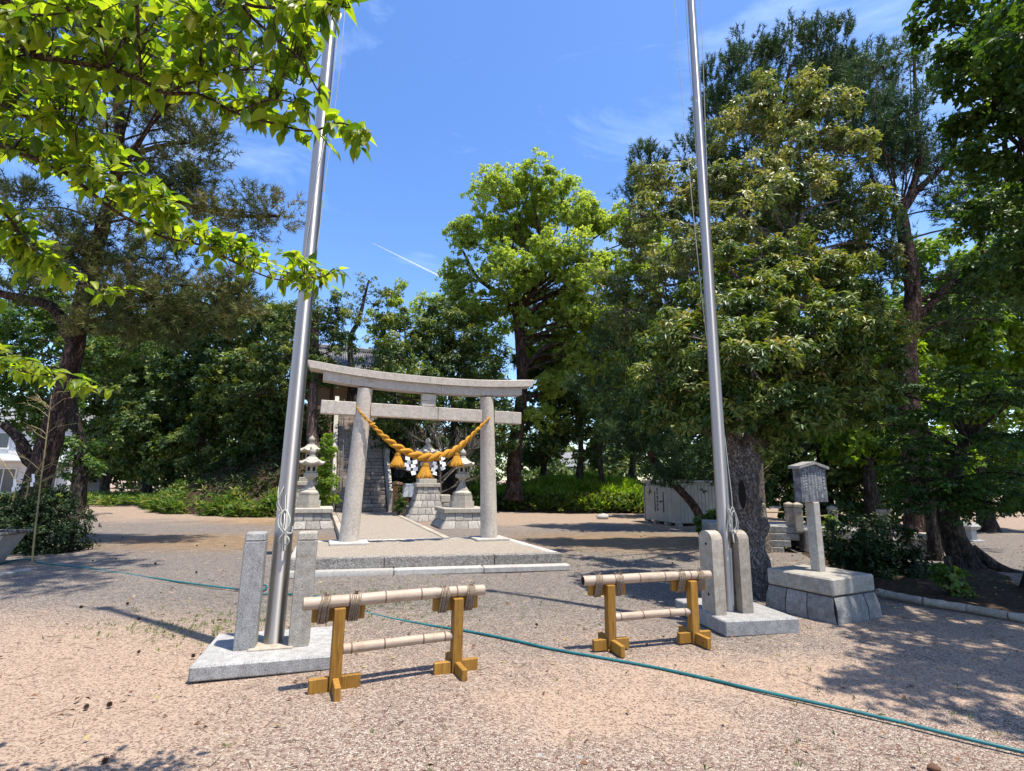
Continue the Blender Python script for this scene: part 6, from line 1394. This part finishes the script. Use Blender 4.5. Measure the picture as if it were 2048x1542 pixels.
# ------------------------------------------------------------------ cherry branches overhead
ctr = Vector((-4.3, 1.2, 0)); ch = thing('cherry_tree', 'cherry branches with big yellow green leaves hanging in at the upper left', 'tree', ctr)
def cdep(py): return 1.65 + max(0, min(py, 800)) / 620 * 1.1
def CP(px, py, dy=0.0): return P(px, py, cdep(py) + dy)
wood_ = MB(); nodes = []
def cbranch(pp, r0, r1, dy=0.0, keep_=True):
    q = smooth_path([CP(a, b2, dy) for a, b2 in pp], 6); wood_.tube([e - ctr for e in q], list(np.linspace(r0, r1, len(q))), 8, jit=.08)
    if keep_: nodes.extend(q)
wood_.tube([(0, 0, -.1), (.05, .02, 1.0), (0.2, .1, 2.1), (.6, .3, 3.0), CP(-60, -60) - ctr, CP(10, 0) - ctr, CP(45, 70) - ctr, CP(66, 112) - ctr], [.2, .15, .13, .1, .05, .024, .018, .014], 10, jit=.04)
wood_.tube([(0.05, .02, 1.2), (.7, .4, 1.9), CP(-260, 200) - ctr, CP(-30, 275) - ctr], [.1, .06, .035, .016], 8)
cbranch([(-30, 60), (40, 95), (66, 112), (130, 122), (215, 135), (280, 160), (330, 186), (400, 190), (470, 225), (540, 245), (620, 262), (680, 246), (742, 268)], .014, .003)
cbranch([(-40, 275), (40, 305), (130, 345), (200, 400), (260, 440), (330, 475), (400, 490), (480, 530), (560, 560), (650, 552)], .013, .003)
cbranch([(470, -20), (500, 30), (560, 85), (600, 120), (640, 190)], .008, .003); cbranch([(440, -30), (500, 10), (570, 14), (640, 8), (700, 16)], .008, .002)
cbranch([(272, -20), (276, 60), (282, 150)], .007, .005); cbranch([(195, 20), (205, 80), (217, 132)], .006, .004); cbranch([(408, 40), (402, 110), (396, 186)], .006, .004); cbranch([(217, 132), (240, 95), (300, 60)], .004, .002)
cbranch([(-30, 380), (20, 440), (60, 490), (110, 530), (180, 575), (220, 600)], .008, .002, -.1); cbranch([(130, 345), (190, 350), (250, 380), (320, 410)], .005, .002)
cbranch([(-40, 700), (20, 738), (80, 748), (150, 768), (225, 786)], .006, .002, .1); cbranch([(470, 225), (540, 200), (610, 210)], .005, .002); cbranch([(330, 186), (430, 150), (520, 140), (600, 170)], .006, .002)
cbranch([(0, 210), (60, 235), (130, 240), (200, 265)], .006, .002); cbranch([(0, 20), (90, 30), (180, 10)], .006, .003)
polys = [([(-20, -40), (700, -40), (715, 12), (655, 40), (640, 150), (650, 225), (725, 250), (765, 278), (740, 292), (640, 300), (560, 262), (480, 250), (400, 215), (330, 225), (250, 225), (180, 215), (100, 210), (-20, 230)], 310),
         ([(-20, 200), (120, 235), (200, 270), (260, 310), (330, 365), (380, 430), (440, 455), (520, 485), (620, 520), (695, 545), (680, 565), (620, 590), (560, 570), (470, 540), (380, 500), (300, 465), (230, 415), (150, 370), (60, 340), (-20, 320)], 180),
         ([(-20, 380), (60, 420), (120, 490), (180, 545), (250, 575), (265, 605), (180, 590), (100, 565), (-20, 540)], 58), ([(-20, 670), (60, 715), (140, 750), (240, 785), (220, 795), (120, 778), (-20, 740)], 28)]
def inpoly(x, y, pg):
    c_ = False; j = len(pg) - 1
    for i in range(len(pg)):
        xi, yi = pg[i]; xj, yj = pg[j]
        if (yi > y) != (yj > y) and x < (xj - xi) * (y - yi) / (yj - yi) + xi: c_ = not c_
        j = i
    return c_
rc = random.Random(21); leaves = []; NA = np.array([tuple(q) for q in nodes])
for pg, cnt in polys:
    k = 0; xs_, ys_ = [q[0] for q in pg], [q[1] for q in pg]
    while k < cnt:
        x, y = rc.uniform(min(xs_), max(xs_)), rc.uniform(min(ys_), max(ys_))
        if not inpoly(x, y, pg): continue
        k += 1; w = CP(x, y, rc.uniform(-.15, .3)); i = int(np.argmin(((NA - np.array(w)) ** 2).sum(1))); s = nodes[i]
        d0 = w - s
        if d0.length > .55: w = s + d0.normalized() * .55 * rc.uniform(.7, 1); d0 = w - s
        mid = s.lerp(w, .5) + Vector((rc.uniform(-.03, .03), rc.uniform(-.03, .03), .03)); wood_.tube([s - ctr, mid - ctr, w - ctr], [.0035, .0026, .0016], 5, cap=False)
        nl_ = rc.choice((4, 5, 5, 6, 7))
        for e in range(nl_):
            f = (e + 1) / nl_; p0 = s.lerp(mid, f * 2) if f < .5 else mid.lerp(w, f * 2 - 1)
            dirv = (d0.normalized() if d0.length > .01 else Vector((1, 0, 0))) * rc.uniform(.1, .9) + Vector((rc.uniform(-.7, 1.0), rc.uniform(-.9, .5), rc.uniform(-.75, .25)))
            leaves.append((p0, dirv.normalized(), rc.uniform(.05, .108), Vector((rc.uniform(-.5, .5), rc.uniform(-.5, .5), 1)).normalized()))
wood_.build('branch', M['bark_cherry'], ch, 60)
def leaf_geo(curl, fold):
    vs, fs = [], []; prof = [(.10, .012), (.16, .105), (.27, .19), (.42, .23), (.58, .205), (.74, .135), (.88, .055), (1.0, .004)]
    for (l, w) in prof:
        z = -curl * l * l; vs += [(l, -w, z + fold * w), (l, 0, z), (l, w, z + fold * w)]
    for i in range(len(prof) - 1):
        a_, b_ = i * 3, i * 3 + 3; fs += [(a_, a_ + 1, b_ + 1, b_), (a_ + 1, a_ + 2, b_ + 2, b_ + 1)]
    o = len(vs); vs += [(0, -.010, 0), (0, .010, 0), (.11, .010, 0), (.11, -.010, 0)]; fs.append((o, o + 1, o + 2, o + 3))
    return vs, fs
variants = [leaf_geo(c_, f_) for c_, f_ in ((.12, .4), (.4, .25), (.25, .6), (.55, .4))]
def lmat(p0, d_, l, nrm):
    y = nrm.cross(d_).normalized(); z = d_.cross(y); return Matrix(((d_.x * l, y.x * l, z.x * l, p0.x), (d_.y * l, y.y * l, z.y * l, p0.y), (d_.z * l, y.z * l, z.z * l, p0.z), (0, 0, 0, 1)))
def score(e):
    x, y = proj(e[0] + e[1] * e[2] * .5); return e[2] / e[0].y if -20 < x < W_PX and -20 < y < H_PX else 0
leaves.sort(key=score, reverse=True)
lms = []
for vs, fs in variants:
    mb = MB(); mb.add(vs, fs); me = mb.mesh('leaf', M['cherry_leaf'], 180); lms.append(me)
for k, e in enumerate(leaves[:300]):
    o_ = link('leaf', lms[k % 4], ch); o_.matrix_local = Matrix.Translation(-ctr) @ lmat(*e)
V, Fq, Tn = [], [], []; mbl = MB()
for k, e in enumerate(leaves[300:]):
    vs, fs = variants[k % 4]; n0 = len(mbl.v); mbl.add(vs, fs, Matrix.Translation(-ctr) @ lmat(*e)); Tn += [rc.random()] * (len(mbl.v) - n0)
o_ = mbl.build('leaves', M['cherry_leaf'], ch, 180); at = o_.data.attributes.new('tint', 'FLOAT', 'POINT'); at.data.foreach_set('value', np.array(Tn, dtype=np.float32)); o_['kind'] = 'stuff'
print('cherry leaves', len(leaves))
tot = sum(len(o.data.loop_triangles) if False else len(o.data.polygons) for o in bpy.data.objects if o.type == 'MESH'); print('faces', tot, 'objects', len(bpy.data.objects))
